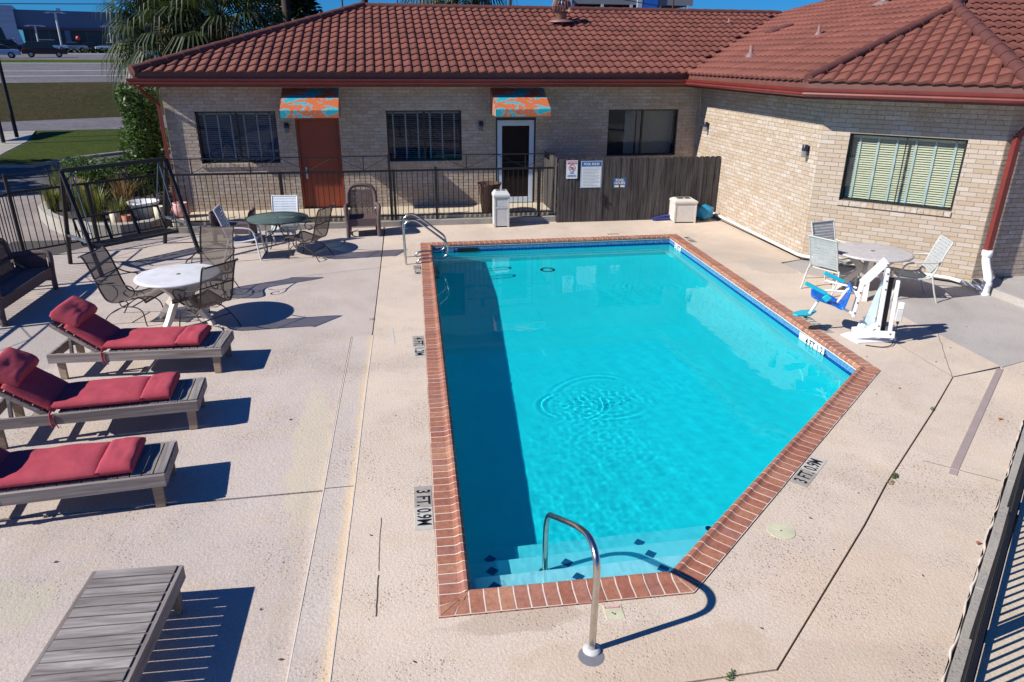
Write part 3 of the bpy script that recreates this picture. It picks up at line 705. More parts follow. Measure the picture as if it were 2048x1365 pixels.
# ---------------------------------------------------------------- the motel building
bld = thing('motel_building', 'single storey buff brick motel wing with red tiled hip roof', 'building', (0, 0, 0))
BL, CO = .252, .079           # brick pitch, course height
far_bricks = MB()
near_n = 0
def brick_wall(M, length, z0, z1, openings, parts=0, maxparts=300):
    """M maps local (x along wall, y into wall, z up). Bricks stand 7 mm proud of the mortar."""
    global near_n
    xs = sorted({0, length} | {v for o_ in openings for v in o_[:2]}); zs = sorted({z0, z1} | {v for o_ in openings for v in o_[2:]})
    bb = MB()
    for xa, xb in zip(xs, xs[1:]):
        for za, zb in zip(zs, zs[1:]):
            cx_, cz_ = (xa + xb) / 2, (za + zb) / 2
            if any(o_[0] < cx_ < o_[1] and o_[2] < cz_ < o_[3] for o_ in openings): continue
            bb.box(xa, xb, .007, .22, za, zb, M)
    bb.build('wall', M_WMORT, bld)
    nrow = int((z1 - z0) / CO); ang = M.to_euler().z
    for r in range(nrow + 1):
        za = z0 + r * CO + .005; zb = min(z0 + (r + 1) * CO - .005, z1)
        if zb - za < .02: continue
        x = -(BL / 2 if r % 2 else 0)
        while x < length:
            xa, xb = max(x, 0) + .004, min(x + BL, length) - .004; x += BL
            segs = [(xa, xb)]
            for o_ in openings:
                if zb > o_[2] + .012 and za < o_[3] - .012:
                    ns = []
                    for s0, s1 in segs:
                        if s1 <= o_[0] or s0 >= o_[1]: ns.append((s0, s1))
                        else:
                            if s0 < o_[0]: ns.append((s0, o_[0]))
                            if s1 > o_[1]: ns.append((o_[1], s1))
                    segs = ns
            for s0, s1 in segs:
                if s1 - s0 < .015: continue
                dy = random.uniform(-.0015, .0015)
                if parts and near_n < maxparts and zb < 2.75 and s1 - s0 > .1:
                    c = M @ Vector(((s0 + s1) / 2, .045 + dy, (za + zb) / 2)); ubox('brick', M_BRICK, c, (s1 - s0, .09, zb - za), bld, ang); near_n += 1
                else: far_bricks.box(s0, s1, dy, .09 + dy, za, zb, M)
W1, W2, W3 = (-4.24, -2.46, 1.32, 2.49), (.08, 1.887, 1.303, 2.49), (5.61, 7.458, 1.345, 2.485)
D1, D2 = (-2.04, -1.03, .2, 2.33), (2.735, 3.745, .2, 2.31)
x0 = -4.885
mB = frame((x0, 18.02, 0), 0)
brick_wall(mB, 8.03 - x0, .2, 3.06, [(a_[0] - x0, a_[1] - x0, a_[2], a_[3]) for a_ in (W1, W2, W3, D1, D2)])
mA = frame((8.03, 18.02, 0), -90)
brick_wall(mA, 18.02 - 12.5, .02, 3.06, [])
mBw = frame((8.03, 12.5, 0), -45)
LB = math.hypot(2.035, 2.035)
WB = (.487, 2.343, 1.235, 2.45)
brick_wall(mBw, LB, .02, 3.06, [WB], parts=1)
mC = frame((10.065, 10.465, 0), 0)
brick_wall(mC, 6, .1, 3.06, [])
mL = frame((-4.885, 27, 0), -90)
mL = frame((-4.885, 26.9, 0), -90)
# left side wall (its outer face looks to -X)
brick_wall(mL, 26.9 - 18.02, .1, 3.06, [])
o = far_bricks.build('brick', M_BRICK, bld, fix=False); tag(o, kind='stuff')
MB().box(-4.7, 8.2, 18.6, 26.9, .1, 3.0).build('interior_core', M_DARK, bld)
MB().prism([(8.5, 18), (8.5, 12.7), (10.3, 10.9), (16, 10.9), (16, 18)][::-1], .1, 3.0).build('interior_core', M_DARK, bld)

def window(M, wd, hg, rec=.075, blind=True, mullion=True, n_slat=23, n_tape=6, slat_mat=M_BLIND, glassm=M_GLASS, shade=None, tilt=-35, closed=None, sill=True, curtain=None, mw=.022):
    """local: x along, z up, y into wall; origin at the lower left corner of the opening"""
    f = MB(); t = .035
    f.box(0, wd, rec, rec + .05, 0, t).box(0, wd, rec, rec + .05, hg - t, hg).box(0, t, rec, rec + .05, t, hg - t).box(wd - t, wd, rec, rec + .05, t, hg - t)
    if mullion: f.box(wd / 2 - mw, wd / 2 + mw, rec - .005, rec + .05, t, hg - t)
    o = f.build('window', M_BRONZE, bld); o.matrix_local = M
    g = MB().box(t, wd - t, rec + .022, rec + .028, t, hg - t).build('pane', glassm, o)
    MB().box(t * .2, wd - t * .2, rec + .26, rec + .29, 0, hg).build('back_panel', M_DARK, o)
    if blind:
        me = None; sp = (hg - .10) / n_slat; a_ = R(tilt)
        for i in range(n_slat):
            z = .04 + sp * (i + .5)
            if me is None:
                s = bpy.data.objects.new('slat', None); bpy.data.objects.remove(s)
                dy, dz = .0245 * math.cos(a_), .0245 * math.sin(a_)
                b = MB(); b.add([(.045, -dy, dz), (wd - .045, -dy, dz), (wd - .045, 0, .003), (.045, 0, .003), (.045, dy, -dz), (wd - .045, dy, -dz)], [(0, 1, 2, 3), (3, 2, 5, 4)])
                so = b.build('slat', slat_mat, o); me = so.data
            else: so = bpy.data.objects.new('slat', me); link(so, o)
            so.location = (0, rec + .12, z)
        MB().box(.04, wd - .04, rec + .09, rec + .15, hg - .075, hg - .036).build('head_rail', slat_mat, o)
        for i in range(n_tape):
            xx = wd * (.09 + .82 * i / (n_tape - 1))
            MB().box(xx - .018, xx + .018, rec + .090, rec + .092, .04, hg - .04).build('ladder_tape', M_TAPE if slat_mat is M_BLIND else slat_mat, o)
    if curtain:
        for (c0, c1, mt) in curtain: MB().box(c0, c1, rec + .18, rec + .20, .03, hg - .03).build('curtain', mt, o)
    if sill:
        n_ = int(wd / .1); b = MB()
        for i in range(n_): b.box(i * wd / n_ + .004 - .02, (i + 1) * wd / n_ - .004, -.03, .1, -.085, -.004)
        b.box(-.02, wd, -.022, .1, -.08, -.008); b.build('sill', M_BRICK, o)
    return o
M_BLINDG = simple('grey_blind', (.46, .48, .50), .6, var=.05)
M_CURT = simple('beige_curtain', (.42, .40, .34), .8, var=.06)
M_CURTD = simple('dark_curtain', (.05, .055, .06), .8, var=.06)
for wv, kw in ((W1, dict(slat_mat=M_BLINDG, glassm=M_GLASSD)), (W2, dict(slat_mat=M_BLINDG, glassm=M_GLASSD, tilt=-12)), (W3, dict(blind=False, glassm=M_GLASSD, curtain=[(.52, .80, M_CURT), (.84, 1.82, M_CURT), (.03, .52, M_CURTD)]))):
    o = window(frame((wv[0], 18.02, wv[2]), 0), wv[1] - wv[0], wv[3] - wv[2], **kw)
o = window(mBw @ Matrix.Translation((WB[0], 0, WB[2])), WB[1] - WB[0], WB[3] - WB[2], rec=.085, mw=.007, n_slat=27, n_tape=6, tilt=-42, glassm=M_GLASS)
o['label'] = 'sunlit window with pale green venetian blind'
# doors
def frame_door():
    d = MB(); wd, hg = 1.01, 2.13
    d.box(0, .05, .02, .16, 0, hg).box(wd - .05, wd, .02, .16, 0, hg).box(.05, wd - .05, .02, .16, hg - .05, hg)
    o = d.build('door_frame', M_DOORRED, bld); o.location = (-2.04, 18.02, .2)
    dd = MB().box(.055, wd - .055, .07, .115, .02, hg - .055).build('door', M_DOORRED, bld, .003); dd.location = o.location
    MB().box(.13, .175, .055, .069, .72, 1.0).build('lock_plate', M_SILVER, dd, .003)
    MB().tube([(.155, .055, .90), (.155, .02, .90), (.26, .02, .90)], .009, 8).build('handle', M_SILVER, dd)
    MB().box(.0, wd, -.01, .16, -.015, .012).build('threshold', M_BLACK, dd)
    # white storm door
    x_, hg = 2.735, 2.11; wd = 1.01
    f = MB().box(0, .035, .01, .15, 0, hg).box(wd - .035, wd, .01, .15, 0, hg).box(.035, wd - .035, .01, .15, hg - .06, hg).build('door_frame', M_BRONZE, bld); f.location = (x_, 18.02, .2)
    s = MB(); a0, a1, z0, z1 = .04, wd - .04, .02, hg - .065
    s.box(a0, a0 + .12, .02, .055, z0, z1).box(a1 - .12, a1, .02, .055, z0, z1).box(a0 + .12, a1 - .12, .02, .055, z1 - .13, z1).box(a0 + .12, a1 - .12, .02, .055, z0, z0 + .14)
    sd_ = s.build('storm_door', M_WHITEDOOR, bld, .003); sd_.location = f.location
    MB().box(a0 + .12, a1 - .12, .035, .040, z0 + .14, z1 - .13).build('screen', M_SCREEN, sd_)
    MB().box(a0 + .121, a1 - .121, .02, .056, 1.02, 1.045).build('middle_bar', M_BRONZE, sd_)
    MB().box(a0 + .02, a0 + .06, .0, .019, .95, 1.12).build('handle', M_SILVER, sd_)
    inn = MB().box(a0, a1, .10, .14, .02, hg - .06).build('inner_door', simple('dark_red_door', (.06, .018, .015), .5), bld); inn.location = f.location
    MB().box(-.05, wd + .05, -.03, .02, -.03, .004).build('threshold', M_CREAM, sd_)
frame_door()
# soffit, fascia and gutter swept along the eave
EV = [(-5.27, 27.3), (-5.27, 17.5), (7.42, 17.5), (7.42, 12.23), (9.73, 9.92), (17, 9.92)]
def sweep(path, prof, name, mat, seg=None):
    n = len(path); N = []
    for i in range(n):
        ds = []
        if i > 0: ds.append((Vector(path[i]) - Vector(path[i - 1])).normalized())
        if i < n - 1: ds.append((Vector(path[i + 1]) - Vector(path[i])).normalized())
        ns = [Vector((d.y, -d.x)) for d in ds]; b_ = sum(ns, Vector((0, 0))); b_ = b_ / b_.dot(ns[0]); N.append(b_)
    b = MB(); vs = []
    for p, nn in zip(path, N):
        for u, z in prof: q = Vector(p) + nn * u; vs.append((q.x, q.y, z))
    k = len(prof); fs = []
    for i in range(n - 1):
        for j in range(k): fs.append((i * k + j, i * k + (j + 1) % k, (i + 1) * k + (j + 1) % k, (i + 1) * k + j))
    fs += [tuple(range(k)), tuple(range((n - 1) * k, n * k))[::-1]]
    return b.add(vs, fs).build(name, mat, bld)
sweep(EV, [(-.03, 3.22), (.0, 3.22), (.0, 3.345), (-.03, 3.345)], 'fascia', M_BROWNTRIM)
sweep(EV, [(-.03, 3.04), (.0, 3.04), (.0, 3.218), (-.03, 3.218)], 'fascia_board', M_MAROON)
sweep(EV, [(.002, 3.085), (.05, 3.08), (.085, 3.10), (.098, 3.125), (.085, 3.15), (.105, 3.175), (.112, 3.205), (.112, 3.214), (.09, 3.214), (.088, 3.19), (.06, 3.11), (.012, 3.10), (.012, 3.205), (.002, 3.205)], 'gutter', M_MAROON)
sweep(EV, [(-.72, 3.05), (-.03, 3.045), (-.03, 3.06), (-.72, 3.06)], 'soffit', M_MAROON)
# roof sheets under the tiles
T3 = 1 / 3
zF = lambda x, y: 3.34 + (y - 17.5) * T3
zA = lambda x, y: 3.34 + (x - 7.42) * T3
zBp = lambda x, y: 3.34 + ((x + y - 19.65) / math.sqrt(2)) * T3
zC = lambda x, y: 3.34 + (y - 9.92) * T3
zLp = lambda x, y: 3.34 + (x + 5.27) * T3
P_F = [(-5.27, 17.5), (7.42, 17.5), (12.34, 22.42), (-.35, 22.42)]
P_A = [(7.42, 17.5), (7.42, 12.23), (11.36, 13.86), (16, 18.5), (16, 20), (14.6, 20.0), (12.34, 22.5)]
P_B = [(7.42, 12.23), (9.73, 9.92), (11.36, 13.86)]
P_C = [(9.73, 9.92), (17, 9.92), (17, 19.5), (11.36, 13.86)]
P_L = [(-5.27, 27.34), (-5.27, 17.5), (-.35, 22.42)]
P_K = [(-.35, 22.42), (14, 22.42), (18, 27.34), (-5.27, 27.34)]
sh = MB()
for P, zf in ((P_F, zF), (P_A, zA), (P_B, zBp), (P_C, zC), (P_L, zLp), (P_K, lambda x, y: 4.98 - (y - 22.42) * T3)):
    sh.add([(x, y, zf(x, y) - .015) for x, y in P], [tuple(range(len(P)))])
sh.build('roof', M_RIDGE, bld, fix=False)
# S-profile tiles
TW, TL = .215, .405
def tile_mesh():
    us = [0, .12, .3, .5, .7, .88, 1.0]; zz = [.0, .004, .012, .030, .042, .034, .006]
    vs = []; fs = []
    for row, (v, lift) in enumerate(((-.012, .030), (TL * .98, .002))):
        for u, z in zip(us, zz): vs.append(((u - .5) * TW, v, z + lift))
    for u, z in zip(us, zz): vs.append(((u - .5) * TW, -.008, z * .6 - .004))
    n = 7
    for i in range(6): fs.append((i, i + 1, n + i + 1, n + i)); fs.append((2 * n + i, 2 * n + i + 1, i + 1, i))
    fs.append((0, n, 2 * n)); fs.append((6, 2 * n + 6, n + 6))
    return vs, fs
TV, TF = tile_mesh()
tme = bpy.data.meshes.new('roof_tile'); tme.from_pydata(TV, [], TF); tme.polygons.foreach_set('use_smooth', [i < 12 and i % 2 == 0 for i in range(len(TF))]); tme.materials.append(M_ROOF)
def inside(p, poly):
    c = False; n = len(poly)
    for i in range(n):
        x0, y0 = poly[i]; x1, y1 = poly[(i + 1) % n]
        if (y0 > p[1]) != (y1 > p[1]) and p[0] < (x1 - x0) * (p[1] - y0) / (y1 - y0) + x0: c = not c
    return c
tiles = []
def tile_plane(poly, e0, e1, zf):
    """eave from e0 to e1; inward (upslope) direction is the left-hand normal"""
    e0, e1 = Vector(e0), Vector(e1); d = (e1 - e0).normalized(); nn = Vector((-d.y, d.x)); run = TL * math.cos(math.atan(T3))
    far = max((Vector(p) - e0).dot(nn) for p in poly); ss = [(Vector(p) - e0).dot(d) for p in poly]
    sl = math.atan(T3)
    for r in range(int(far / run) + 1):
        v = r * run - .03
        n_ = int((max(ss) - min(ss)) / TW) + 2
        for k_ in range(n_):
            u = min(ss) + (k_ + .5) * TW; c = e0 + d * u + nn * (v + run * .5)
            if not inside(c, poly): continue
            p = e0 + d * u + nn * v; z = zf(p.x, p.y)
            M = Matrix.Translation((p.x, p.y, z)) @ Matrix.Rotation(math.atan2(d.y, d.x), 4, 'Z') @ Matrix.Rotation(sl, 4, 'X')
            tiles.append(((p - Vector((0, 0))).length, M))
tile_plane(P_F, (-5.27, 17.5), (7.42, 17.5), zF)
tile_plane(P_A, (7.42, 17.5), (7.42, 12.23), zA)
tile_plane(P_B, (7.42, 12.23), (9.73, 9.92), zBp)
tile_plane([(9.73, 9.92), (13.5, 9.92), (13.5, 16), (11.36, 13.86)], (9.73, 9.92), (17, 9.92), zC)
tiles.sort(key=lambda t: t[0])
for _, M in tiles[:300]:
    o = bpy.data.objects.new('roof_tile', tme); link(o, bld); o.matrix_local = M
b = MB()
for _, M in tiles[300:]: b.add(TV, TF, True, M)
o = b.build('roof_tile', M_ROOF, bld, fix=False); tag(o, kind='stuff'); o.data.polygons.foreach_set('use_smooth', [(i % len(TF)) < 12 and (i % len(TF)) % 2 == 0 for i in range(len(o.data.polygons))])
# ridge and hip caps
def caps(p, q, zf0, zf1, lift=.03, r=.11, n=None):
    p, q = Vector((*p, zf0 + lift)), Vector((*q, zf1 + lift)); L = (q - p).length; n = n or round(L / .42)
    b = MB()
    for i in range(n):
        a0 = p + (q - p) * (i / n); a1 = p + (q - p) * ((i + 1.06) / n)
        b.tube([a0, a1], r, 10, rs=[r * 1.08, r * .94])
    b.build('ridge_cap', M_RIDGE, bld)
caps((-5.27, 17.5), (-.35, 22.42), 3.34, 4.98); caps((-.35, 22.42), (12.3, 22.42), 4.98, 4.98, lift=.02, r=.09)
caps((7.42, 12.23), (11.36, 13.86), 3.34, zA(11.36, 0), r=.09); caps((9.73, 9.92), (11.36, 13.86), 3.34, zA(11.36, 0), r=.12)
caps((11.36, 13.86), (16, 18.5), zA(11.36, 0), zA(16, 0)); caps((12.34, 22.5), (14.6, 20), zA(12.34, 0), zA(14.6, 0), lift=.0, r=.06)
MB().tube([(7.42, 17.5, 3.33), (12.3, 22.4, 4.96)], .03, 6).build('valley_flashing', M_MAROON, bld)
# downspouts
def spout(name, pts, w_, h_, mat):
    b = MB()
    for p, q in zip(pts, pts[1:]): b.beam(p, q, w_, h_)
    return b.build(name, mat, bld, .006)
spout('downspout', [(-5.16, 17.42, 3.09), (-5.15, 17.5, 2.98), (-4.985, 17.93, 2.70), (-4.955, 17.965, 2.62), (-4.95, 17.965, .25)], .075, .06, M_MAROON)
spout('downspout', [(10.75, 9.86, 3.08), (10.68, 9.95, 2.96), (10.24, 10.30, 2.70), (10.15, 10.36, 2.55), (10.14, 10.36, .62)], .10, .09, M_MAROON)
b = MB(); b.lathe([(.07, 0), (.085, .01), (.085, .095), (.07, .105)], 16, (10.12, 10.33, .56)); b.tube(cr([(10.12, 10.33, .60), (10.11, 10.31, .50), (10.02, 10.16, .40), (9.93, 10.0, .30), (9.90, 9.95, .22), (9.90, 9.95, .0)], 5), .066, 12)
b.lathe([(.07, 0), (.077, .01), (.077, .06), (.07, .07)], 16, (9.90, 9.95, .15)); b.lathe([(.078, 0), (.078, .03), (.066, .035)], 16, (9.90, 9.95, .0)); b.tube([(9.90, 9.95, .1), (9.83, 10.06, .1)], .045, 12)
b.build('drain_elbow', M_WHITEPVC, bld)
MB().tube([(7.985, 16.5, .115), (7.985, 12.55, .085), (8.03, 12.44, .085), (9.80, 10.66, .085), (9.86, 10.08, .095)], .03, 10).build('drain_pipe', M_WHITEPVC, bld)
# roof vents
def vent(x, y, z, r, h, mat=M_GALV, cap=False):
    o = MB().lathe([(r, -.15), (r, h), (r * .8, h), (r * .8, h - .03)], 14, (x, y, z)).build('vent_pipe', mat, bld)
    MB().lathe([(r * 2.6, -.02 + 0), (r * 2.2, .045), (r * 1.05, .09)], 14, (x, y, z)).build('flashing', simple('lead_flashing', (.20, .13, .12), .6), o)
vent(10.16, 21.36, 4.62, .035, .16); vent(8.52, 16.6, 3.74, .045, .24); vent(9.93, 16.22, 4.2, .035, .22); vent(12.2, 17.3, 4.93, .10, .45)
MB().prism([(-.32, -.2), (.32, -.2), (.32, .2), (-.32, .2)], 0, .1, Matrix.Translation((10.55, 19.1, 4.38)) @ Matrix.Rotation(-math.atan(T3), 4, 'Y')).build('roof_vent', M_RIDGE, bld, .02)
tb = MB(); tb.lathe([(.15, -.15), (.15, .28), (.19, .30)], 18, (5.07, 21.2, 4.58)); tv = tb.build('turbine_vent', M_GALV, bld)
MB().lathe([(.36, .0), (.34, .05), (.17, .07)], 18, (5.07, 21.15, 4.6)).build('flashing', M_GALV, tv)
b = MB(); M_ = Matrix.Translation((5.07, 21.2, 5.02))
for k_ in range(18):
    an = 2 * math.pi * k_ / 18; pts = []
    for j in range(7):
        ph = math.pi * j / 6; rr = .06 + .19 * math.sin(ph); an2 = an + .5 * (j / 6 - .5); pts.append(M_ @ Vector((rr * math.cos(an2), rr * math.sin(an2), .19 * -math.cos(ph))))
    for p, q in zip(pts, pts[1:]): b.beam(p, q, .055, .006, up=(math.cos(an + .8), math.sin(an + .8), 0))
b.lathe([(.10, -.012), (.10, .0), (.03, .02)], 14, (5.07, 21.2, 5.21)); b.build('turbine_blades', M_GALV, tv)
# wall lamps
def wall_lamp(M):
    o = MB().lathe([(.055, 0), (.055, .11), (.05, .115)], 14, (0, -.075, .11)).build('wall_lamp', M_LAMP, bld); o.matrix_local = M
    MB().lathe([(.048, 0), (.052, .02), (.052, .11)], 14, (0, -.075, 0)).build('glass_shade', M_LAMPGL, o)
    MB().box(-.04, .04, -.02, .0, .08, .2).build('back_plate', M_LAMP, o)
for M in (frame((-2.23, 18.015, 2.01), 0), frame((2.36, 18.015, 2.01), 0), frame((8.02, 17.38, 2.0), -90), frame((8.02, 12.84, 1.95), -90)): wall_lamp(M)
# awnings
def awn(x0, x1):
    o = thing('door_awning', '', 'awning', (x0, 18.0, 0)); L = x1 - x0
    y1, z1, zt, zb = -.98, 2.57, 3.0, 2.41; wt = -.12
    b = MB(); b.add([(0, y1, z1), (L, y1, z1), (L, wt, zt), (0, wt, zt)], [(0, 1, 2, 3)]); b.add([(0, y1, zb), (L, y1, zb), (L, y1, z1), (0, y1, z1)], [(0, 1, 2, 3)])
    for x in (0, L): b.add([(x, y1, zb), (x, y1, z1), (x, wt, zt), (x, wt + .1, zt), (x, wt + .1, zb)], [(0, 1, 2, 3, 4)])
    c = b.build('canopy', M_AWN, o, fix=False)
    md = c.modifiers.new('thickness', 'SOLIDIFY'); md.thickness = .006
    f = MB()
    for x in (.02, L / 2, L - .02): f.beam((x, y1 + .03, z1 - .03), (x, wt, zt - .03), .025, .025)
    f.beam((.02, y1 + .03, zb + .02), (L - .02, y1 + .03, zb + .02), .025, .025).beam((.02, y1 / 2 + wt / 2, (z1 + zt) / 2 - .03), (L - .02, y1 / 2 + wt / 2, (z1 + zt) / 2 - .03), .025, .025)
    for x in (.02, L - .02): f.beam((x, y1 + .03, zb + .02), (x, -.01, zb + .02), .025, .025)
    f.build('frame', M_BLACKIRON, o); return o
a1 = awn(-2.23, -.97); a1['label'] = 'peeling orange and turquoise awning above the rust red door'; a1['group'] = 'awnings over the doors'
a2 = awn(2.59, 3.88); a2['label'] = 'peeling orange and turquoise awning above the white storm door'; a2['group'] = 'awnings over the doors'

# walkway, kerb below the back fence, slab at right
polyslab('walkway', [(-4.75, 16.80), (8.1, 16.80), (8.1, 18.1), (-5.2, 18.1)], -.2, .2, M_WALK)
o = MB().box(-4.85, 3.98, 16.60, 16.80, -.2, .13).build('kerb', M_KERB); tag(o, kind='structure')
MB().box(-.9, -.89, 16.598, 16.8, .0, .1315).build('joint', M_JOINT, o)
polyslab('paving_slab', [(9.99, 6.0), (17, 6.0), (17, 10.47), (10.07, 10.47), (9.99, 9.93)], -.2, .12, M_GREY)

# ---------------------------------------------------------------- fences
def picket_fence(name, label, p, q, z0, z1, wd=.137, group=None, seed=3):
    rnd = random.Random(seed); p, q = Vector(p), Vector(q); d = (q - p).normalized(); L = (q - p).length
    o = thing(name, label, 'fence', (p.x, p.y, 0), math.degrees(math.atan2(d.y, d.x)), group)
    n = round(L / wd); wd = L / n
    for i in range(n):
        x0, x1 = i * wd + .003, (i + 1) * wd - .003; t = z1 + rnd.uniform(-.012, .012); c = .03
        vs = [(x0, z0), (x1, z0), (x1, t - c), (x1 - c * .5, t - c * .3), ((x0 + x1) / 2, t), (x0 + c * .5, t - c * .3), (x0, t - c)]
        y = rnd.uniform(-.004, .004); b = MB(); k = len(vs)
        b.add([(x, y, z) for x, z in vs] + [(x, y + .018, z) for x, z in vs], [tuple(range(k)), tuple(range(k, 2 * k))[::-1]] + [(a_, k + a_, k + (a_ + 1) % k, (a_ + 1) % k) for a_ in range(k)])
        b.build('picket', M_FENCE, o)
    for z in (z0 + .25, (z0 + z1) / 2, z1 - .2): MB().box(0, L, .023, .06, z, z + .085).build('rail', M_FENCE, o)
    for x in (.05, L / 2, L - .05): MB().box(x - .045, x + .045, .061, .15, z0, z1 - .05).build('post', M_FENCE, o)
    return o
picket_fence('wooden_fence', 'weathered dark picket fence carrying the pool signs', (3.985, 16.50), (8.01, 16.46), .0, 1.505)
picket_fence('wooden_fence', 'short grey picket fence running from the pool sign fence back to the wall', (3.95, 17.90), (3.95, 16.56), .2, 1.52, seed=9)

def iron_fence(name, label, pts, zb, posts, group='black iron fences', top=1.60, mid=1.27, low=.24, pitch=.118, gap=None):
    p, q = Vector(pts[0]), Vector(pts[1]); d = (q - p).normalized(); L = (q - p).length
    o = thing(name, label, 'fence', (p.x, p.y, 0), math.degrees(math.atan2(d.y, d.x)), group)
    MB().beam((0, 0, mid), (L, 0, mid), .035, .045).build('middle_rail', M_BLACKIRON, o)
    MB().beam((0, 0, low), (L, 0, low), .025, .03).build('bottom_rail', M_BLACKIRON, o)
    segs = [(0, L)] if not gap else [(0, gap[0]), (gap[1], L)]
    for s0, s1 in segs:
        MB().beam((s0, 0, top), (s1, 0, top), .022, .022).build('top_rail', M_BLACKIRON, o)
        n = max(1, round((s1 - s0) / 1.2)); ww = (s1 - s0) / n
        for k_ in range(n):
            a0, a1 = s0 + k_ * ww, s0 + (k_ + 1) * ww; m_ = (a0 + a1) / 2
            MB().beam((m_, 0, mid + .02), (m_, 0, top), .02, .02).build('upright', M_BLACKIRON, o)
            MB().tube([(a0, 0, top), (m_, 0, mid + .03)], .006, 5).build('brace', M_BLACKIRON, o); MB().tube([(a1, 0, top), (m_, 0, mid + .03)], .006, 5).build('brace', M_BLACKIRON, o)
    for x, h in posts: MB().cbox((x, 0, (zb + h) / 2), (.055, .055, h - zb)).build('post', M_BLACKIRON, o)
    n = int(L / pitch)
    me = MB().cbox((0, 0, (low + mid) / 2), (.014, .014, mid - low)).build('bar', M_BLACKIRON, o)
    me.location.x = pitch * .5
    for k_ in range(1, n):
        c = me.copy(); COL.objects.link(c); c.parent = o; c.location.x = (k_ + .5) * pitch
    return o
iron_fence('iron_fence', 'black iron fence along the kerb in front of the motel doors', ((-4.78, 16.70), (3.93, 16.70)), .13, [(0, 1.62), (2.46, 1.30), (4.86, 1.62), (4.95, 1.30), (5.91, 1.34), (8.36, 1.30)], gap=(4.90, 5.93))
iron_fence('iron_fence', 'black iron fence slanting behind the garden swing and planter', ((-7.05, 14.93), (-4.86, 16.98)), .0, [(0, 1.60), (1.4, 1.27)], mid=1.25, low=.12, top=1.57)
iron_fence('iron_fence', 'black iron fence running along the left edge behind the wicker loveseat', ((-7.05, 6.0), (-7.05, 14.85)), -.15, [(0, 1.60), (2.2, 1.6), (4.4, 1.6), (6.6, 1.6)], mid=1.25, low=.12, top=1.57)
ff = k0 + kn * .10; fe = k1 + kn * .10
iron_fence('iron_fence', 'black iron fence seen end on beside the right hand walk', (tuple(ff), tuple(fe)), .0, [(i * 2.0 + 1.1, 1.02) for i in range(7)], top=1.03, mid=1.0, low=.12, pitch=.112)

# ---------------------------------------------------------------- signs on the wooden fence
def sign(name, label, cx_, cz_, w_, h_, mat):
    o = MB().box(-w_ / 2, w_ / 2, -.006, 0, -h_ / 2, h_ / 2).build(name, mat, None); o.location = (cx_, 16.488, cz_); tag(o, label, 'sign', 'signs on the wooden fence'); return o
SM = Matrix.Rotation(R(90), 4, 'X')
def st(o, txt, size, mat, x, z, sx=1): return text(txt, size, mat, Matrix.Translation((x, -.0075, z)) @ SM, o, .0008, sx=sx)
o = sign('warning_sign', 'small white no diving sign with a red attention band', 4.31, 1.25, .27, .42, M_SIGNW)
MB().box(-.12, .12, -.0085, -.006, .125, .19).build('red_band', M_SIGNR, o); st(o, 'ATTENTION', .050, M_SIGNW, 0, .157, .85).location.y = -.0095
b = MB(); b.lathe([(.082, 0), (.082, .002), (.068, .002), (.068, 0)], 28, caps=False); b.beam((-.052, .052, .001), (.052, -.052, .001), .012, .002); pc = b.build('prohibition_ring', M_SIGNR, o); pc.matrix_local = Matrix.Translation((0, -.0065, .035)) @ SM
b = MB(); b.tube([(-.045, .02, .001), (-.01, -.002, .001), (.03, .025, .001)], .007, 5); b.tube([(-.01, 0, .001), (.02, -.04, .001)], .009, 5); b.lathe([(.012, 0), (.012, .002)], 10, (-.03, -.025, 0)); pc = b.build('pictogram', M_BLACK, o); pc.matrix_local = Matrix.Translation((0, -.0065, .035)) @ SM
st(o, 'NO', .062, M_SIGNB, 0, -.082); st(o, 'DIVING', .062, M_SIGNB, 0, -.148)
o = sign('rules_sign', 'tall white pool rules sign with a blue border', 4.783, 1.13, .52, .63, M_SIGNB)
MB().box(-.235, .235, -.0095, -.0081, -.295, .18).build('white_panel', M_SIGNW, o); MB().box(-.255, .255, -.0072, -.006, -.31, .31).build('border_line', M_SIGNW, o)
MB().box(-.245, .245, -.0078, -.0072, -.302, .302).build('blue_field', M_SIGNB, o)
st(o, 'POOL RULES', .078, M_SIGNW, 0, .238, .86).location.y = -.0092
rules = ['POOL FOR USE BY GUESTS ONLY', 'NO LIFEGUARD ON DUTY', 'SWIM AT YOUR OWN RISK', 'NO DIVING', 'NO RUNNING OR ROUGH PLAY', 'NO GLASS IN POOL AREA', 'CHILDREN MUST BE ACCOMPANIED', 'BY AN ADULT AT ALL TIMES', 'NO PETS IN POOL AREA', 'SHOWER BEFORE ENTERING POOL', 'PROPER SWIM WEAR REQUIRED']
b = MB()
for i in range(13):
    L = [.40, .42, .36, .40, .30, .41, .38, .42, .33, .40, .42, .28, .39][i]; z = .15 - i * .034; b.box(-.21, -.21 + L, -.0112, -.0097, z - .006, z + .006)
b.build('small_print', M_STRAPG, o)
o = sign('hours_sign', 'small blue pool hours sign low on the fence', 5.50, .915, .30, .235, M_SIGNB)
st(o, 'POOL', .080, M_SIGNW, 0, .062); st(o, 'HOURS', .080, M_SIGNW, 0, -.005)
MB().box(-.125, -.02, -.0085, -.006, -.098, -.055).build('hours_box', M_SIGNY, o); MB().box(.02, .125, -.0085, -.006, -.098, -.055).build('hours_box', M_SIGNY, o)
b = MB(); b.tube([(5.02, 16.46, .72), (5.02, 16.45, .60), (5.03, 16.45, .45)], .018, 8); b.tube([(4.99, 16.43, .62), (5.06, 16.43, .62)], .012, 6); o = b.build('water_tap', M_FENCE, None); tag(o, 'grey tap and pipe on the wooden fence below the rules sign', 'tap')

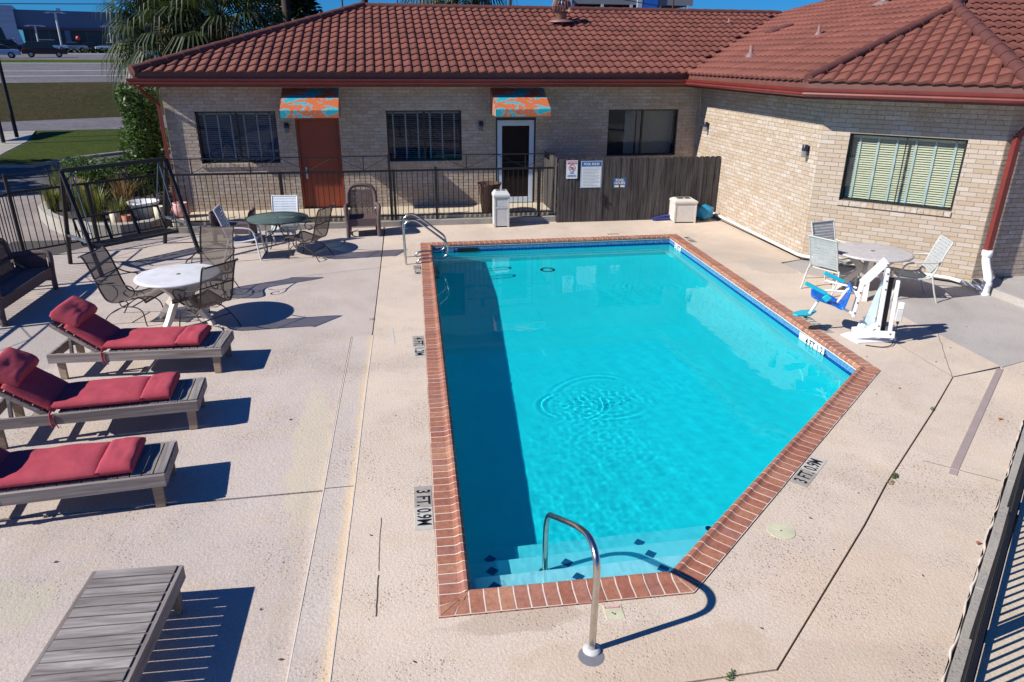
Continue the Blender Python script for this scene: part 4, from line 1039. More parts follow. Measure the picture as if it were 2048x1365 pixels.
# ---------------------------------------------------------------- waste bins and small things by the fence
def bin_(w_, d_, h_, mat, lab, loc, rz, twopanel=True):
    o = thing('waste_bin', lab, 'waste bin', loc, rz, 'waste bins by the fence'); x, y = w_ / 2, d_ / 2
    b = MB()
    for sx in (-1, 1):
        for sy in (-1, 1): MB().cbox((sx * (x - .02), sy * (y - .02), h_ * .42), (.04, .04, h_ * .84)).build('corner_post', mat, o, .004)
    zs = [(0.03, h_ * .84)] if not twopanel else [(.03, h_ * .56), (h_ * .58, h_ * .84)]
    for z0, z1 in zs:
        for sx in (-1, 1):
            MB().box(sx * (x - .018) - .008, sx * (x - .018) + .008, -y + .042, y - .042, z0, z1).build('side_panel', mat, o)
        for sy in (-1, 1):
            MB().box(-x + .042, x - .042, sy * (y - .018) - .008, sy * (y - .018) + .008, z0, z1).build('side_panel', mat, o)
            MB().box(-x + .041, x - .041, sy * (y - .012) - .012, sy * (y - .012) + .012, z1 - .02, z1 + .01).build('panel_trim', mat, o)
    l = MB(); z0 = h_ * .84; X, Y = x + .015, y + .015
    l.box(-X, X, -Y, Y, z0, z0 + .05)
    l.add([(-X, -Y, z0 + .0505), (X, -Y, z0 + .0505), (X, Y, z0 + .0505), (-X, Y, z0 + .0505), (-X * .72, -Y * .5, h_), (X * .72, -Y * .5, h_), (X * .72, Y * .75, h_), (-X * .72, Y * .75, h_)],
          [(0, 1, 5, 4), (1, 2, 6, 5), (2, 3, 7, 6), (3, 0, 4, 7), (4, 5, 6, 7), (3, 2, 1, 0)])
    l.build('lid', mat, o, .008)
    MB().box(-X * .55, X * .55, -Y * .25, Y * .5, h_ - .004, h_ + .002).build('opening', M_BLACK, o)
    MB().box(-.02, .02, -Y * .28, Y * .1, h_ + .002, h_ + .008).build('handle', mat, o)
    return o
bin_(.36, .36, .83, M_BIN, 'tall narrow grey waste bin with two tier panels by the kerb', (2.60, 16.36, 0), -2)
bin_(.54, .46, .56, M_BIN2, 'short wide beige waste bin by the wooden fence', (7.05, 16.22, 0), -6, False)
o = MB().lathe([(.17, 0), (.19, .03), (.26, .62), (.30, .70), (.27, .70), (.2, .3), (.0, .28)], 20).build('brown_planter_pot', M_POT); o.location = (2.42, 17.0, .2); tag(o, 'tall brown tapered planter behind the grey bin', 'planter')
b = MB(); rnd = random.Random(4)
ic = bmesh.new(); bmesh.ops.create_icosphere(ic, subdivisions=1, radius=1); vs = [(v.co.x * .28 * rnd.uniform(.8, 1.1), v.co.y * .22 * rnd.uniform(.8, 1.1), .2 + v.co.z * .22 * rnd.uniform(.85, 1.1)) for v in ic.verts]; fs = [tuple(v.index for v in f.verts) for f in ic.faces]; ic.free()
o = b.add(vs, fs).build('blue_bag', M_BLUEBAG); o.location = (7.62, 16.22, 0); tag(o, 'crumpled blue vinyl bag behind the short bin', 'bag')
b = MB(); b.tube(cr([(6.35, 16.38, .04), (6.55, 16.40, .08), (6.75, 16.42, .10), (6.9, 16.40, .05)]), .035, 6); b.tube(cr([(6.4, 16.34, .03), (6.6, 16.36, .04), (6.8, 16.38, .03)]), .035, 6); o = b.build('navy_hose', M_NAVY); tag(o, 'dark blue hose lying at the foot of the fence', 'hose')

# ---------------------------------------------------------------- rails and lift
o = thing('pool_ladder', 'stainless pool ladder with two looped handrails at the far left corner', 'pool ladder')
for y in (13.30, 13.84):
    b = MB(); b.tube(cr([(.28, y, -.01), (.275, y, .35), (.27, y, .66), (.30, y, .78), (.40, y, .85), (.50, y, .84), (.62, y, .76), (.95, y, .50), (1.06, y, .40), (1.09, y, .28), (1.06, y, .16), (.96, y, .10), (.80, y, .10), (.62, y, .10), (.52, y, .07), (.475, y, .0), (.475, y, -.02)], 5), .021, 10); b.build('handrail', M_STEEL, o)
for k_, z in enumerate((-.35, -.65)): MB().box(.80, .92, 13.30, 13.84, z, z + .02).build('tread', M_STEEL, o)
o = thing('grab_rail', 'single bent stainless handrail standing over the near pool steps', 'handrail')
b = MB(); b.tube(cr([(1.178, 3.51, .0), (1.18, 3.51, .40), (1.18, 3.515, .66), (1.18, 3.57, .755), (1.175, 3.68, .785), (1.165, 3.80, .755), (1.148, 3.97, .68), (1.118, 4.42, .435), (1.112, 4.55, .355), (1.11, 4.62, .25), (1.11, 4.65, .10), (1.11, 4.65, -.37)], 6), .0235, 14); b.build('rail', M_STEEL, o)
MB().lathe([(.062, .0), (.06, .012), (.03, .018)], 24, (1.178, 3.51, .003)).build('escutcheon', M_BIN, o)
MB().lathe([(.05, .0), (.048, .012), (.025, .018)], 20, (1.11, 4.65, -.364)).build('escutcheon', M_STEEL, o)
M_RING = simple('grey_grout_patch', (.17, .17, .19), .9)
ob = MB().lathe([(.088, 0), (.075, .0025), (.02, .0035)], 28, (1.16, 3.46, .0006)).build('grout_patch', M_RING, deck)
ob = MB().lathe([(.115, -.01), (.115, .004), (.0, .005)], 32, (3.11, 4.50, 0)).build('skimmer_lid', M_LID, deck); ob.data.polygons.foreach_set('use_smooth', [False] * len(ob.data.polygons))
MB().lathe([(.008, .005), (.008, .0056)], 8, (3.11, 4.50, 0)).build('lid_hole', M_BLACK, ob)
o = MB().beam((7.665, 7.17, .002), (5.285, 5.125, .0), .072, .008).build('drain_strip', simple('taupe_drain_strip', (.34, .27, .25), .7, var=.08), deck)
MB().beam((5.28, 5.115, .0), (5.19, 5.035, .0), .072, .0075).build('drain_strip', simple('taupe_drain_strip2', (.37, .30, .28), .7, var=.08), deck)
MB().beam((-.04, 9.86, .001), (-.02, 9.26, .001), .02, .004).build('cover_strip', M_BIN, deck)

def lift():
    o = thing('pool_lift', 'white pool access lift with folded blue and teal seat', 'pool lift', (6.58, 8.42, 0), -30)
    # local axes: x right, y away. Base plate
    MB().prism([(-.30, .02), (-.10, -.26), (.42, .02), (.44, .16), (.25, .26), (-.20, .16)], .0, .022).build('base_plate', M_WHITEP, o, .004)
    b = MB()
    for y in (-.13, .09):
        b.beam((-.16, y, .07), (.10, y, .13), .03, .10).beam((.10, y, .13), (.36, y, .15), .03, .10)
        b.build('base_arm', M_WHITEP, o, .008); b = MB()
    b = MB()
    for y in (-.07, .06): b.beam((-.05, y, .10), (.16, y, .28), .025, .07).beam((-.10, y, .05), (-.05, y, .24), .025, .06)
    b.build('lower_links', M_WHITEP, o, .006)
    MB().beam((.15, -.06, .10), (.115, -.06, 1.07), .05, .125, up=(0, 1, 0)).build('front_mast', M_WHITEP, o, .012)
    MB().beam((.15, .06, .10), (.115, .06, 1.07), .04, .11, up=(0, 1, 0)).build('rear_mast', M_WHITEP, o, .012)
    MB().beam((.215, 0, .14), (.19, 0, .93), .06, .06).build('actuator_body', M_BLACK, o, .008)
    MB().tube([(.19, 0, .93), (.18, 0, 1.02)], .02, 10).build('actuator_rod', M_STEEL, o)
    MB().beam((.305, -.03, .13), (.275, -.03, .90), .05, .07).build('side_mast', M_WHITEP, o, .01)
    g = MB(); g.add([(-.02, .02, .12), (.10, .02, .12), (.10, .02, .95), (.03, .02, .60), (-.02, .02, .35), (-.09, .02, .14)], [(0, 1, 2, 3, 4, 5)]); gp = g.build('side_cover', simple('pale_grey_cover', (.50, .60, .62), .3), o); md = gp.modifiers.new('thickness', 'SOLIDIFY'); md.thickness = .02
    b = MB()
    for y in (-.075, .055): b.beam((.09, y, 1.16), (-.16, y, .80), .04, .085).beam((-.155, y, .83), (-.20, y, .33), .04, .085)
    b.build('lift_arm', M_WHITEP, o, .01)
    bo = MB()
    for (x, z) in ((.10, 1.12), (.12, 1.0), (.125, .90), (.13, .78), (.14, .25), (.15, .15), (-.17, .7), (-.18, .55), (-.19, .4), (.3, .16), (.25, .16), (-.15, .06), (.06, .13)): bo.tube([(x, -.125 if -.19 < x < .28 else -.15, z), (x, -.10, z)], .014, 8)
    bo.build('bolts', M_GALV, o)
    MB().cbox((.37, -.07, .42), (.085, .05, .17)).build('control_box', M_BIN, o, .01)
    MB().cbox((.37, -.07, .56), (.075, .05, .10)).build('battery_box', M_WHITEP, o, .01)
    MB().tube(cr([(.37, -.07, .33), (.37, -.075, .2), (.36, -.08, .06), (.33, -.20, .02), (.2, -.30, .012), (.0, -.30, .012)]), .007, 5).build('cable', M_BLACK, o)
    MB().tube([(.37, -.07, .36), (.37, -.07, .30)], .018, 8).build('plug', M_BLACK, o)
    b = MB(); b.tube(cr([(-.33, -.04, .58), (-.30, -.04, .60), (-.24, -.04, .56), (-.19, -.04, .50)]), .018, 8)
    b.tube([(-.33, -.04, .59), (-.45, -.06, .36), (-.19, -.06, .24)], .02, 8); b.tube([(-.62, -.04, .54), (-.20, -.04, .56)], .014, 8); b.tube([(-.60, .36, .57), (-.20, .1, .58)], .014, 8)
    b.build('seat_frame', M_WHITEP, o)
    # moulded seat: a curved shell
    sh_ = MB(); rows = []
    for i in range(9):
        t = i / 8
        if t < .5: x, z = -.78 + .42 * (t * 2), .44 - .10 * math.sin(t * 2 * 1.57)
        else: x, z = -.36 + .05 * ((t - .5) * 2), .34 + .30 * ((t - .5) * 2)
        for j in range(7):
            u = (j - 3) / 3; rows.append((x, u * .21 + .06, z + .05 * u * u - (.0 if t < .5 else .10 * u ** 4)))
    fs_ = [(i * 7 + j, i * 7 + j + 1, (i + 1) * 7 + j + 1, (i + 1) * 7 + j) for i in range(8) for j in range(6)]
    s_ = sh_.add(rows, fs_, True).build('seat', M_BLUE, o); md = s_.modifiers.new('thickness', 'SOLIDIFY'); md.thickness = .035; md = s_.modifiers.new('sub', 'SUBSURF'); md.levels = 1; md.render_levels = 1
    MB().beam((-.90, -.18, .66), (-.60, -.17, .53), .045, .05).build('armrest', M_TEAL, o, .012); MB().beam((-.64, .32, .70), (-.34, .34, .58), .045, .05).build('armrest', M_TEAL, o, .012)
    MB().beam((-.62, -.17, .50), (-.55, -.17, .44), .045, .10).build('hinge_block', M_TEAL, o, .01)
    MB().tube([(-.66, .0, .40), (-.78, .0, .12)], .02, 8).build('footrest_leg', M_WHITEP, o)
    MB().prism([(-.99, -.12), (-.93, -.16), (-.74, -.06), (-.66, .16), (-.72, .2), (-.88, .10), (-.98, -.02)], .14, .17).build('footrest', M_TEAL, o, .012)
    for c in o.children:
        if c.name.split('.')[0] in ('seat', 'seat_frame', 'armrest', 'hinge_block', 'footrest_leg', 'footrest'): c.location.z += .12
    return o
lift()

# ---------------------------------------------------------------- furniture
def sling_chair(lab, loc, rz):
    """high-backed spring rocker; faces local +x"""
    o = thing('sling_chair', lab, 'chair', loc, rz, 'brown mesh sling chairs')
    prof = cr([(-.50, 1.02), (-.47, 1.03), (-.42, .97), (-.34, .74), (-.27, .50), (-.20, .38), (-.06, .36), (.14, .41), (.27, .44), (.34, .42), (.37, .37)], 4)
    for y in (-.27, .27):
        MB().tube([(p.x, y, p.y) for p in prof], .013, 6).build('side_rail', M_DBROWN, o)
    b = MB(); n = len(prof)
    vs = [(p.x, y, p.y - .012 * (1 - (yy * yy))) for p in prof for y, yy in ((-.265, 1), (-.13, .5), (0, 0), (.13, .5), (.265, 1))]
    fs = [(i * 5 + j, i * 5 + j + 1, (i + 1) * 5 + j + 1, (i + 1) * 5 + j) for i in range(n - 1) for j in range(4)]
    b.add(vs, fs, True).build('sling', M_SLING, o, fix=False)
    b = MB(); p0 = prof[2]
    b.tube([(prof[1].x, -.27, prof[1].y), (prof[1].x, .27, prof[1].y)], .012, 6).build('top_bar', M_DBROWN, o)
    MB().tube([(prof[-1].x, -.27, prof[-1].y), (prof[-1].x, .27, prof[-1].y)], .012, 6).build('front_bar', M_DBROWN, o)
    MB().tube([(-.335, -.27, .70), (-.335, .27, .70)], .009, 6).build('back_bar', M_DBROWN, o)
    for y in (-.31, .31):
        a_ = cr([(-.345, y * .9, .72), (-.22, y, .655), (-.02, y, .635), (.16, y, .63), (.25, y, .58), (.24, y, .50), (.15, y, .47), (.09, y, .52), (.13, y, .56)], 5)
        MB().tube(a_, .010, 6).build('arm', M_DBROWN, o)
        MB().tube(cr([(-.12, y, .38), (-.02, y, .47), (.0, y, .56), (-.06, y, .635)], 5), .008, 6).build('arm_strut', M_DBROWN, o)
    for y in (-.24, .24):
        MB().tube(cr([(.33, y * 1.1, .0), (.31, y * 1.08, .04), (.27, y, .22), (.14, y, .285), (-.06, y, .26), (-.24, y * 1.05, .15), (-.33, y * 1.12, .03), (-.36, y * 1.12, .0)], 5), .009, 6).build('leg', M_DBROWN, o)
        ang = [2 * math.pi * k_ / 14 for k_ in range(15)]
        MB().tube([(.0 + .062 * math.cos(t), y * .9, .32 + .05 * math.sin(t)) for t in ang], .008, 5).build('spring', M_DBROWN, o)
    MB().tube([(.13, -.25, .285), (.13, .25, .285)], .009, 6).build('cross_bar', M_DBROWN, o); MB().tube([(-.2, -.25, .18), (-.2, .25, .18)], .009, 6).build('cross_bar', M_DBROWN, o)
    return o
s1 = sling_chair('brown sling chair with its back to the fence, left of the white table', (-3.82, 10.84, 0), -14)
s2 = dup(s1, (-2.90, 11.92, 0), -98, 'brown high backed sling chair behind the white table')
s3 = dup(s1, (-2.68, 10.35, 0), 139, 'brown sling chair seen from behind, in front of the white table')
s4 = dup(s1, (-1.56, 14.12, 0), 172, 'brown sling chair right of the glass table')
s4.rotation_euler.z = R(154)

def resin_table(lab, loc, rz, mt, ml):
    o = thing('round_table', lab, 'table', loc, rz, 'round plastic tables')
    MB().lathe([(.0, .735), (.52, .735), (.555, .73), (.565, .715), (.56, .70), (.53, .70), (.50, .715), (.0, .715)], 48).build('table_top', mt, o)
    MB().lathe([(.03, .7352), (.03, .737), (.018, .737), (.018, .7352)], 16).build('umbrella_hole', M_BLACK, o)
    MB().lathe([(.09, .34), (.09, .52), (.05, .56), (.05, .70)], 10).build('hub', ml, o)
    for k_ in range(4):
        a_ = R(45 + 90 * k_); M = Matrix.Rotation(a_, 4, 'Z'); w_ = .035
        prof = [(.40, .0), (.46, .0), (.44, .06), (.36, .16), (.26, .30), (.17, .40), (.20, .46), (.32, .58), (.43, .70), (.33, .70), (.22, .60), (.08, .50), (.08, .40), (.17, .28), (.28, .12), (.36, .05)]
        b = MB(); n = len(prof)
        b.add([(x, -w_, z) for x, z in prof] + [(x, w_, z) for x, z in prof], [tuple(range(n)), tuple(range(n, 2 * n))[::-1]] + [(i, n + i, n + (i + 1) % n, (i + 1) % n) for i in range(n)], M=M)
        b.build('leg', ml, o, .006)
    return o
resin_table('white round plastic table between the brown sling chairs', (-3.06, 10.64, 0), 20, M_RESIN, M_RESINLEG).scale = (1.05, 1.05, 1)
resin_table('greyish round plastic table by the brick wall window', (7.92, 10.34, 0), 10, simple('weathered_resin', (.50, .47, .45), .6, var=.12), M_RESINLEG).scale = (1.1, 1.1, 1)
def glass_table():
    o = thing('round_table', 'dark green round glass table on curved iron legs', 'table', (-2.18, 14.57, 0), 0)
    MB().lathe([(.0, .70), (.585, .70), (.585, .708), (.0, .708)], 48).build('glass_top', M_TABGL, o)
    MB().tube([(.592 * math.cos(2 * math.pi * k_ / 48), .592 * math.sin(2 * math.pi * k_ / 48), .702) for k_ in range(48)], .014, 6, closed=True).build('rim', M_GREENIRON, o)
    MB().lathe([(.03, .70), (.03, .712), (.02, .712)], 12).build('umbrella_hole', M_BLACK, o)
    for k_ in range(4):
        M = Matrix.Rotation(R(40 + 90 * k_), 4, 'Z'); pts = [M @ Vector(p) for p in ((.40, 0, .695), (.10, 0, .69), (.03, 0, .64), (.05, 0, .52), (.16, 0, .40), (.30, 0, .36), (.33, 0, .26), (.30, 0, .14), (.34, 0, .05), (.40, 0, .0))]
        MB().tube(cr(pts, 5), .011, 6).build('leg', M_GREENIRON, o)
    MB().tube([(.20 * math.cos(2 * math.pi * k_ / 24), .20 * math.sin(2 * math.pi * k_ / 24), .38) for k_ in range(24)], .008, 5, closed=True).build('ring_brace', M_GREENIRON, o)
glass_table()
def strap_chair(lab, loc, rz, mf, ms, group='strap chairs'):
    o = thing('strap_chair', lab, 'chair', loc, rz, group)
    back = cr([(-.42, 1.0), (-.36, .84), (-.29, .62), (-.23, .44), (-.16, .385), (-.02, .375), (.16, .40), (.26, .415)], 5)
    for y in (-.255, .255): MB().tube([(p.x, y, p.y) for p in back], .014, 8).build('side_rail', mf, o)
    for p, nm in ((back[0], 'top_bar'), (back[-1], 'front_bar'), (back[18], 'back_bar')): MB().tube([(p.x, -.255, p.y), (p.x, .255, p.y)], .014, 8).build(nm, mf, o)
    Ls = [0]
    for p, q in zip(back, back[1:]): Ls.append(Ls[-1] + (q - p).length)
    n = 21
    for k_ in range(n):
        s_ = Ls[-1] * (k_ + .7) / (n + .4)
        if 11 <= k_ <= 11: continue
        i = max(j for j in range(len(Ls)) if Ls[j] <= s_); t = (s_ - Ls[i]) / max(1e-6, (Ls[min(i + 1, len(Ls) - 1)] - Ls[i]))
        p = back[i].lerp(back[min(i + 1, len(back) - 1)], t); d = (back[min(i + 1, len(back) - 1)] - back[i]).normalized()
        MB().beam((p.x, -.268, p.y), (p.x, .268, p.y), .044, .005, up=(-d.y, 0, d.x)).build('strap', ms, o)
    for y in (-.29, .29):
        MB().tube(cr([(-.315, y * .9, .68), (-.2, y, .665), (.10, y, .645), (.22, y, .60), (.27, y, .45), (.30, y, .2), (.33, y, .0)], 5), .015, 8).build('front_leg_and_arm', mf, o)
        MB().tube(cr([(-.22, y * .93, .44), (-.25, y, .34), (-.30, y, .17), (-.37, y, .0)], 4), .015, 8).build('leg', mf, o)
    MB().tube([(.275, -.29, .40), (.275, .29, .40)], .012, 8).build('cross_bar', mf, o)
    return o
c1 = strap_chair('grey strap chair behind the round table, nearest the drain pipe', (7.72, 11.30, 0), -62, M_ALU, M_STRAPG)
c2 = strap_chair('grey strap chair with its back to the pool, behind the pool lift', (7.42, 10.80, 0), -22, M_ALU, M_STRAPG)
c3 = strap_chair('grey strap chair right of the round table, turned sideways', (8.52, 10.08, 0), 160, M_ALU, M_STRAPG)
c4 = strap_chair('white strap chair behind the glass table', (-2.13, 14.92, 0), -95, M_RESIN, M_STRAPW)
c5 = strap_chair('white strap armchair left of the glass table', (-2.80, 14.26, 0), 0, M_RESIN, M_STRAPB)
c1.location = (7.73, 11.02, 0); c1.rotation_euler.z = R(-77); c2.location = (7.42, 10.62, 0); c2.rotation_euler.z = R(24); c2.scale = (1, 1, .95)

def lattice(poly_uv, sp, r, M, name, mat, parent):
    """diagonal lattice of thin strands clipped to an axis-aligned box"""
    u0, u1, v0, v1 = poly_uv; b = MB()
    c = -(v1 - v0)
    while c < (u1 - u0):
        for sgn in (1, -1):
            pts = []
            if sgn == 1: a0 = (max(u0 + c, u0), v0 + max(-c, 0)); t = min(u1 - a0[0], v1 - a0[1]); a1 = (a0[0] + t, a0[1] + t)
            else: a0 = (max(u0 + c, u0), v1 - max(-c, 0)); t = min(u1 - a0[0], a0[1] - v0); a1 = (a0[0] + t, a0[1] - t)
            if t > .02: b.beam(M @ Vector((a0[0], 0, a0[1])), M @ Vector((a1[0], 0, a1[1])), r, r)
        c += sp
    o = b.build(name, mat, parent, fix=False); tag(o, kind='stuff'); return o
def wicker_chair(name, lab, cat, loc, rz, W_, back=True, bh=1.03, sh=.40, group=None, rocker=False):
    """faces local -y; W_ = outer width"""
    o = thing(name, lab, cat, loc, rz, group); h = W_ / 2
    for sx in (-1, 1):
        MB().tube(cr([(sx * (h - .045), -.30, .0), (sx * (h - .05), -.31, .3), (sx * (h - .03), -.32, .56), (sx * (h - .02), -.26, .63), (sx * (h - .03), .0, .63), (sx * (h - .07), .22, .62)], 5), .045, 8, rs=None).build('arm', M_WICKER, o)
        MB().box(sx * (h - .06) - .012, sx * (h - .06) + .012, -.27, .22, .16, .60).build('arm_panel', M_WICKER, o)
        MB().tube([(sx * (h - .08), .24, .0), (sx * (h - .09), .26, .5)], .03, 8).build('leg', M_WICKER, o)
    MB().box(-h + .08, h - .08, -.30, .24, sh - .05, sh).build('seat', M_WICKER, o, .01)
    MB().box(-h + .08, h - .08, -.325, -.30, sh - .16, sh).build('apron', M_WICKER, o)
    if back:
        w_ = h - .09; n = 16; arc = []
        pts = [(-w_ - .01, .24, .55), (-w_ - .01, .29, .80), (-w_ + .03, .32, bh - .10), (-w_ * .6, .335, bh - .02), (0, .34, bh), (w_ * .6, .335, bh - .02), (w_ - .03, .32, bh - .10), (w_ + .01, .29, .80), (w_ + .01, .24, .55)]
        MB().tube(cr(pts, 5), .045, 8).build('back_frame', M_WICKER, o)
        M = Matrix.Translation((0, .235, sh)) @ Matrix.Rotation(R(-9), 4, 'X')
        lattice((-w_ + .02, w_ - .02, .0, bh - sh - .09), .030, .0105, M, 'lattice_back', M_WICKER, o)
        nst = max(3, round(W_ / .17)); 
        for k_ in range(1, nst):
            x = -w_ + 2 * w_ * k_ / nst; MB().tube([M @ Vector((x, 0, 0)), M @ Vector((x, 0, bh - sh - .07))], .007, 5).build('stake', M_WICKER, o)
    if rocker:
        for sx in (-1, 1): MB().tube(cr([(sx * (h - .10), -.28, .10), (sx * (h - .10), -.15, .03), (sx * (h - .10), .05, .01), (sx * (h - .10), .25, .04), (sx * (h - .10), .40, .12)], 5), .014, 6).build('rocker_runner', M_WICKER, o)
    return o
wicker_chair('wicker_armchair', 'tall brown wicker rocking chair facing the pool', 'chair', (-.56, 16.0, 0), 2, .76, rocker=True)
wicker_chair('wicker_armchair', 'low backless brown wicker armchair against the kerb behind the white strap chair', 'chair', (-3.22, 15.78, 0), -4, .84, back=False, sh=.36)
wicker_chair('wicker_loveseat', 'long dark wicker loveseat along the left iron fence', 'loveseat', (-5.92, 11.74, -.0), 90, 1.9, bh=.98, group=None)

# garden swing
def swing():
    o = thing('garden_swing', 'black A frame garden swing with a bench seat, empty', 'garden swing', (0, 0, 0))
    F = {'lb': (-6.0, 14.30), 'lf': (-5.10, 13.28), 'rb': (-4.68, 15.72), 'rf': (-3.77, 14.71)}
    tl, tr = Vector((-5.60, 13.80, 1.80)), Vector((-4.24, 15.20, 1.80))
    for k_, t in (('lb', tl), ('lf', tl), ('rb', tr), ('rf', tr)): MB().beam((*F[k_], 0), t, .06, .06).build('leg', M_BLACKIRON, o)
    MB().beam(tl, tr, .07, .07).build('top_beam', M_BLACKIRON, o)
    for a_, c_, t in (('lb', 'lf', tl), ('rb', 'rf', tr)):
        p, q = Vector((*F[a_], 0)), Vector((*F[c_], 0)); m0, m1 = p.lerp(t, .33), q.lerp(t, .33)
        MB().beam(m0, m1, .03, .05).build('side_brace', simple('grey_bracket', (.10, .12, .14), .5) if 'grey_bracket' not in bpy.data.materials else bpy.data.materials['grey_bracket'], o)
    d = (tr - tl).normalized(); nn = Vector((d.y, -d.x, 0))
    a0, a1 = tl + d * .16, tr - d * .16
    sb0 = [Vector((a0.x, a0.y, .42)) - nn * .16, Vector((a1.x, a1.y, .42)) - nn * .16]; sf0 = [p + nn * .42 for p in sb0]
    for p in sf0: p.z = .43
    bk = [sb0[0] - nn * .16, sb0[1] - nn * .16]
    for p in bk: p.z = .88
    MB().beam(sf0[0], sf0[1], .07, .045).build('seat_front_rail', M_BLACKIRON, o); MB().beam(sb0[0], sb0[1], .03, .03).build('seat_back_rail', M_BLACKIRON, o)
    MB().beam(bk[0], bk[1], .03, .03).build('back_top_rail', M_BLACKIRON, o)
    for t in (0, 1):
        MB().beam(sf0[t], sb0[t], .03, .03).build('seat_side', M_BLACKIRON, o); MB().beam(sb0[t], bk[t], .03, .03).build('back_side', M_BLACKIRON, o)
        top = a0 if t == 0 else a1
        MB().tube([top, sf0[t] + Vector((0, 0, .25))], .010, 6).build('hanger', M_GALV if False else M_DEALG, o); MB().tube([top, bk[t]], .010, 6).build('hanger', M_DEALG, o)
        MB().tube([sf0[t], sf0[t] + Vector((0, 0, .25)), bk[t] - Vector((0, 0, .2))], .012, 6).build('arm', M_BLACKIRON, o)
    for k_ in (1, 2): p, q = sb0[0].lerp(sb0[1], k_ / 3), bk[0].lerp(bk[1], k_ / 3); MB().beam(p, q, .06, .012).build('back_strap', M_BLACKIRON, o)
    for k_ in range(9):
        p, q = sf0[0].lerp(sb0[0], (k_ + .5) / 9), sf0[1].lerp(sb0[1], (k_ + .5) / 9); MB().beam(p, q, .03, .01).build('seat_slat', M_BLACKIRON, o)
    for t, dd in ((tl, d), (tr, -d)):
        MB().tube([t + dd * .22, t + Vector((0, 0, -.25))], .012, 6).build('corner_brace', M_BLACKIRON, o)
swing()

# chaise longues
def cushion_mesh(L, W_, T_, M, seed, name, parent, wr=.011):
    nx, ny = 22, 12; vs = []; fs = []; rnd = seed * 7.3
    def pt(u, v, s):
        ex, ey = abs(2 * u - 1), abs(2 * v - 1); prof = ((1 - ex ** 6) ** .45) * ((1 - ey ** 6) ** .45)
        x = (u - .5) * L; y = (v - .5) * W_
        n = noise.noise(Vector((x * 5 + rnd, y * 5, s))) * wr + noise.noise(Vector((x * 16 + rnd, y * 7, s))) * wr * .35
        z = T_ / 2 + s * (T_ / 2 * (.25 + .75 * prof) + n * prof) if s > 0 else T_ / 2 - T_ / 2 * (.35 + .65 * prof)
        return M @ Vector((x, y, z))
    for s in (1, -1):
        for i in range(nx + 1):
            for j in range(ny + 1): vs.append(pt(i / nx, j / ny, s))
    k = (nx + 1) * (ny + 1)
    for i in range(nx):
        for j in range(ny):
            q = i * (ny + 1) + j; fs.append((q, q + ny + 1, q + ny + 2, q + 1)); fs.append((k + q, k + q + 1, k + q + ny + 2, k + q + ny + 1))
    ring = [j for j in range(ny + 1)] + [i * (ny + 1) + ny for i in range(1, nx + 1)] + [nx * (ny + 1) + j for j in range(ny - 1, -1, -1)] + [i * (ny + 1) for i in range(nx - 1, 0, -1)]
    for a_, b_ in zip(ring, ring[1:] + ring[:1]): fs.append((a_, b_, k + b_, k + a_))
    return MB().add(vs, fs, True).build(name, M_CUSH, parent)
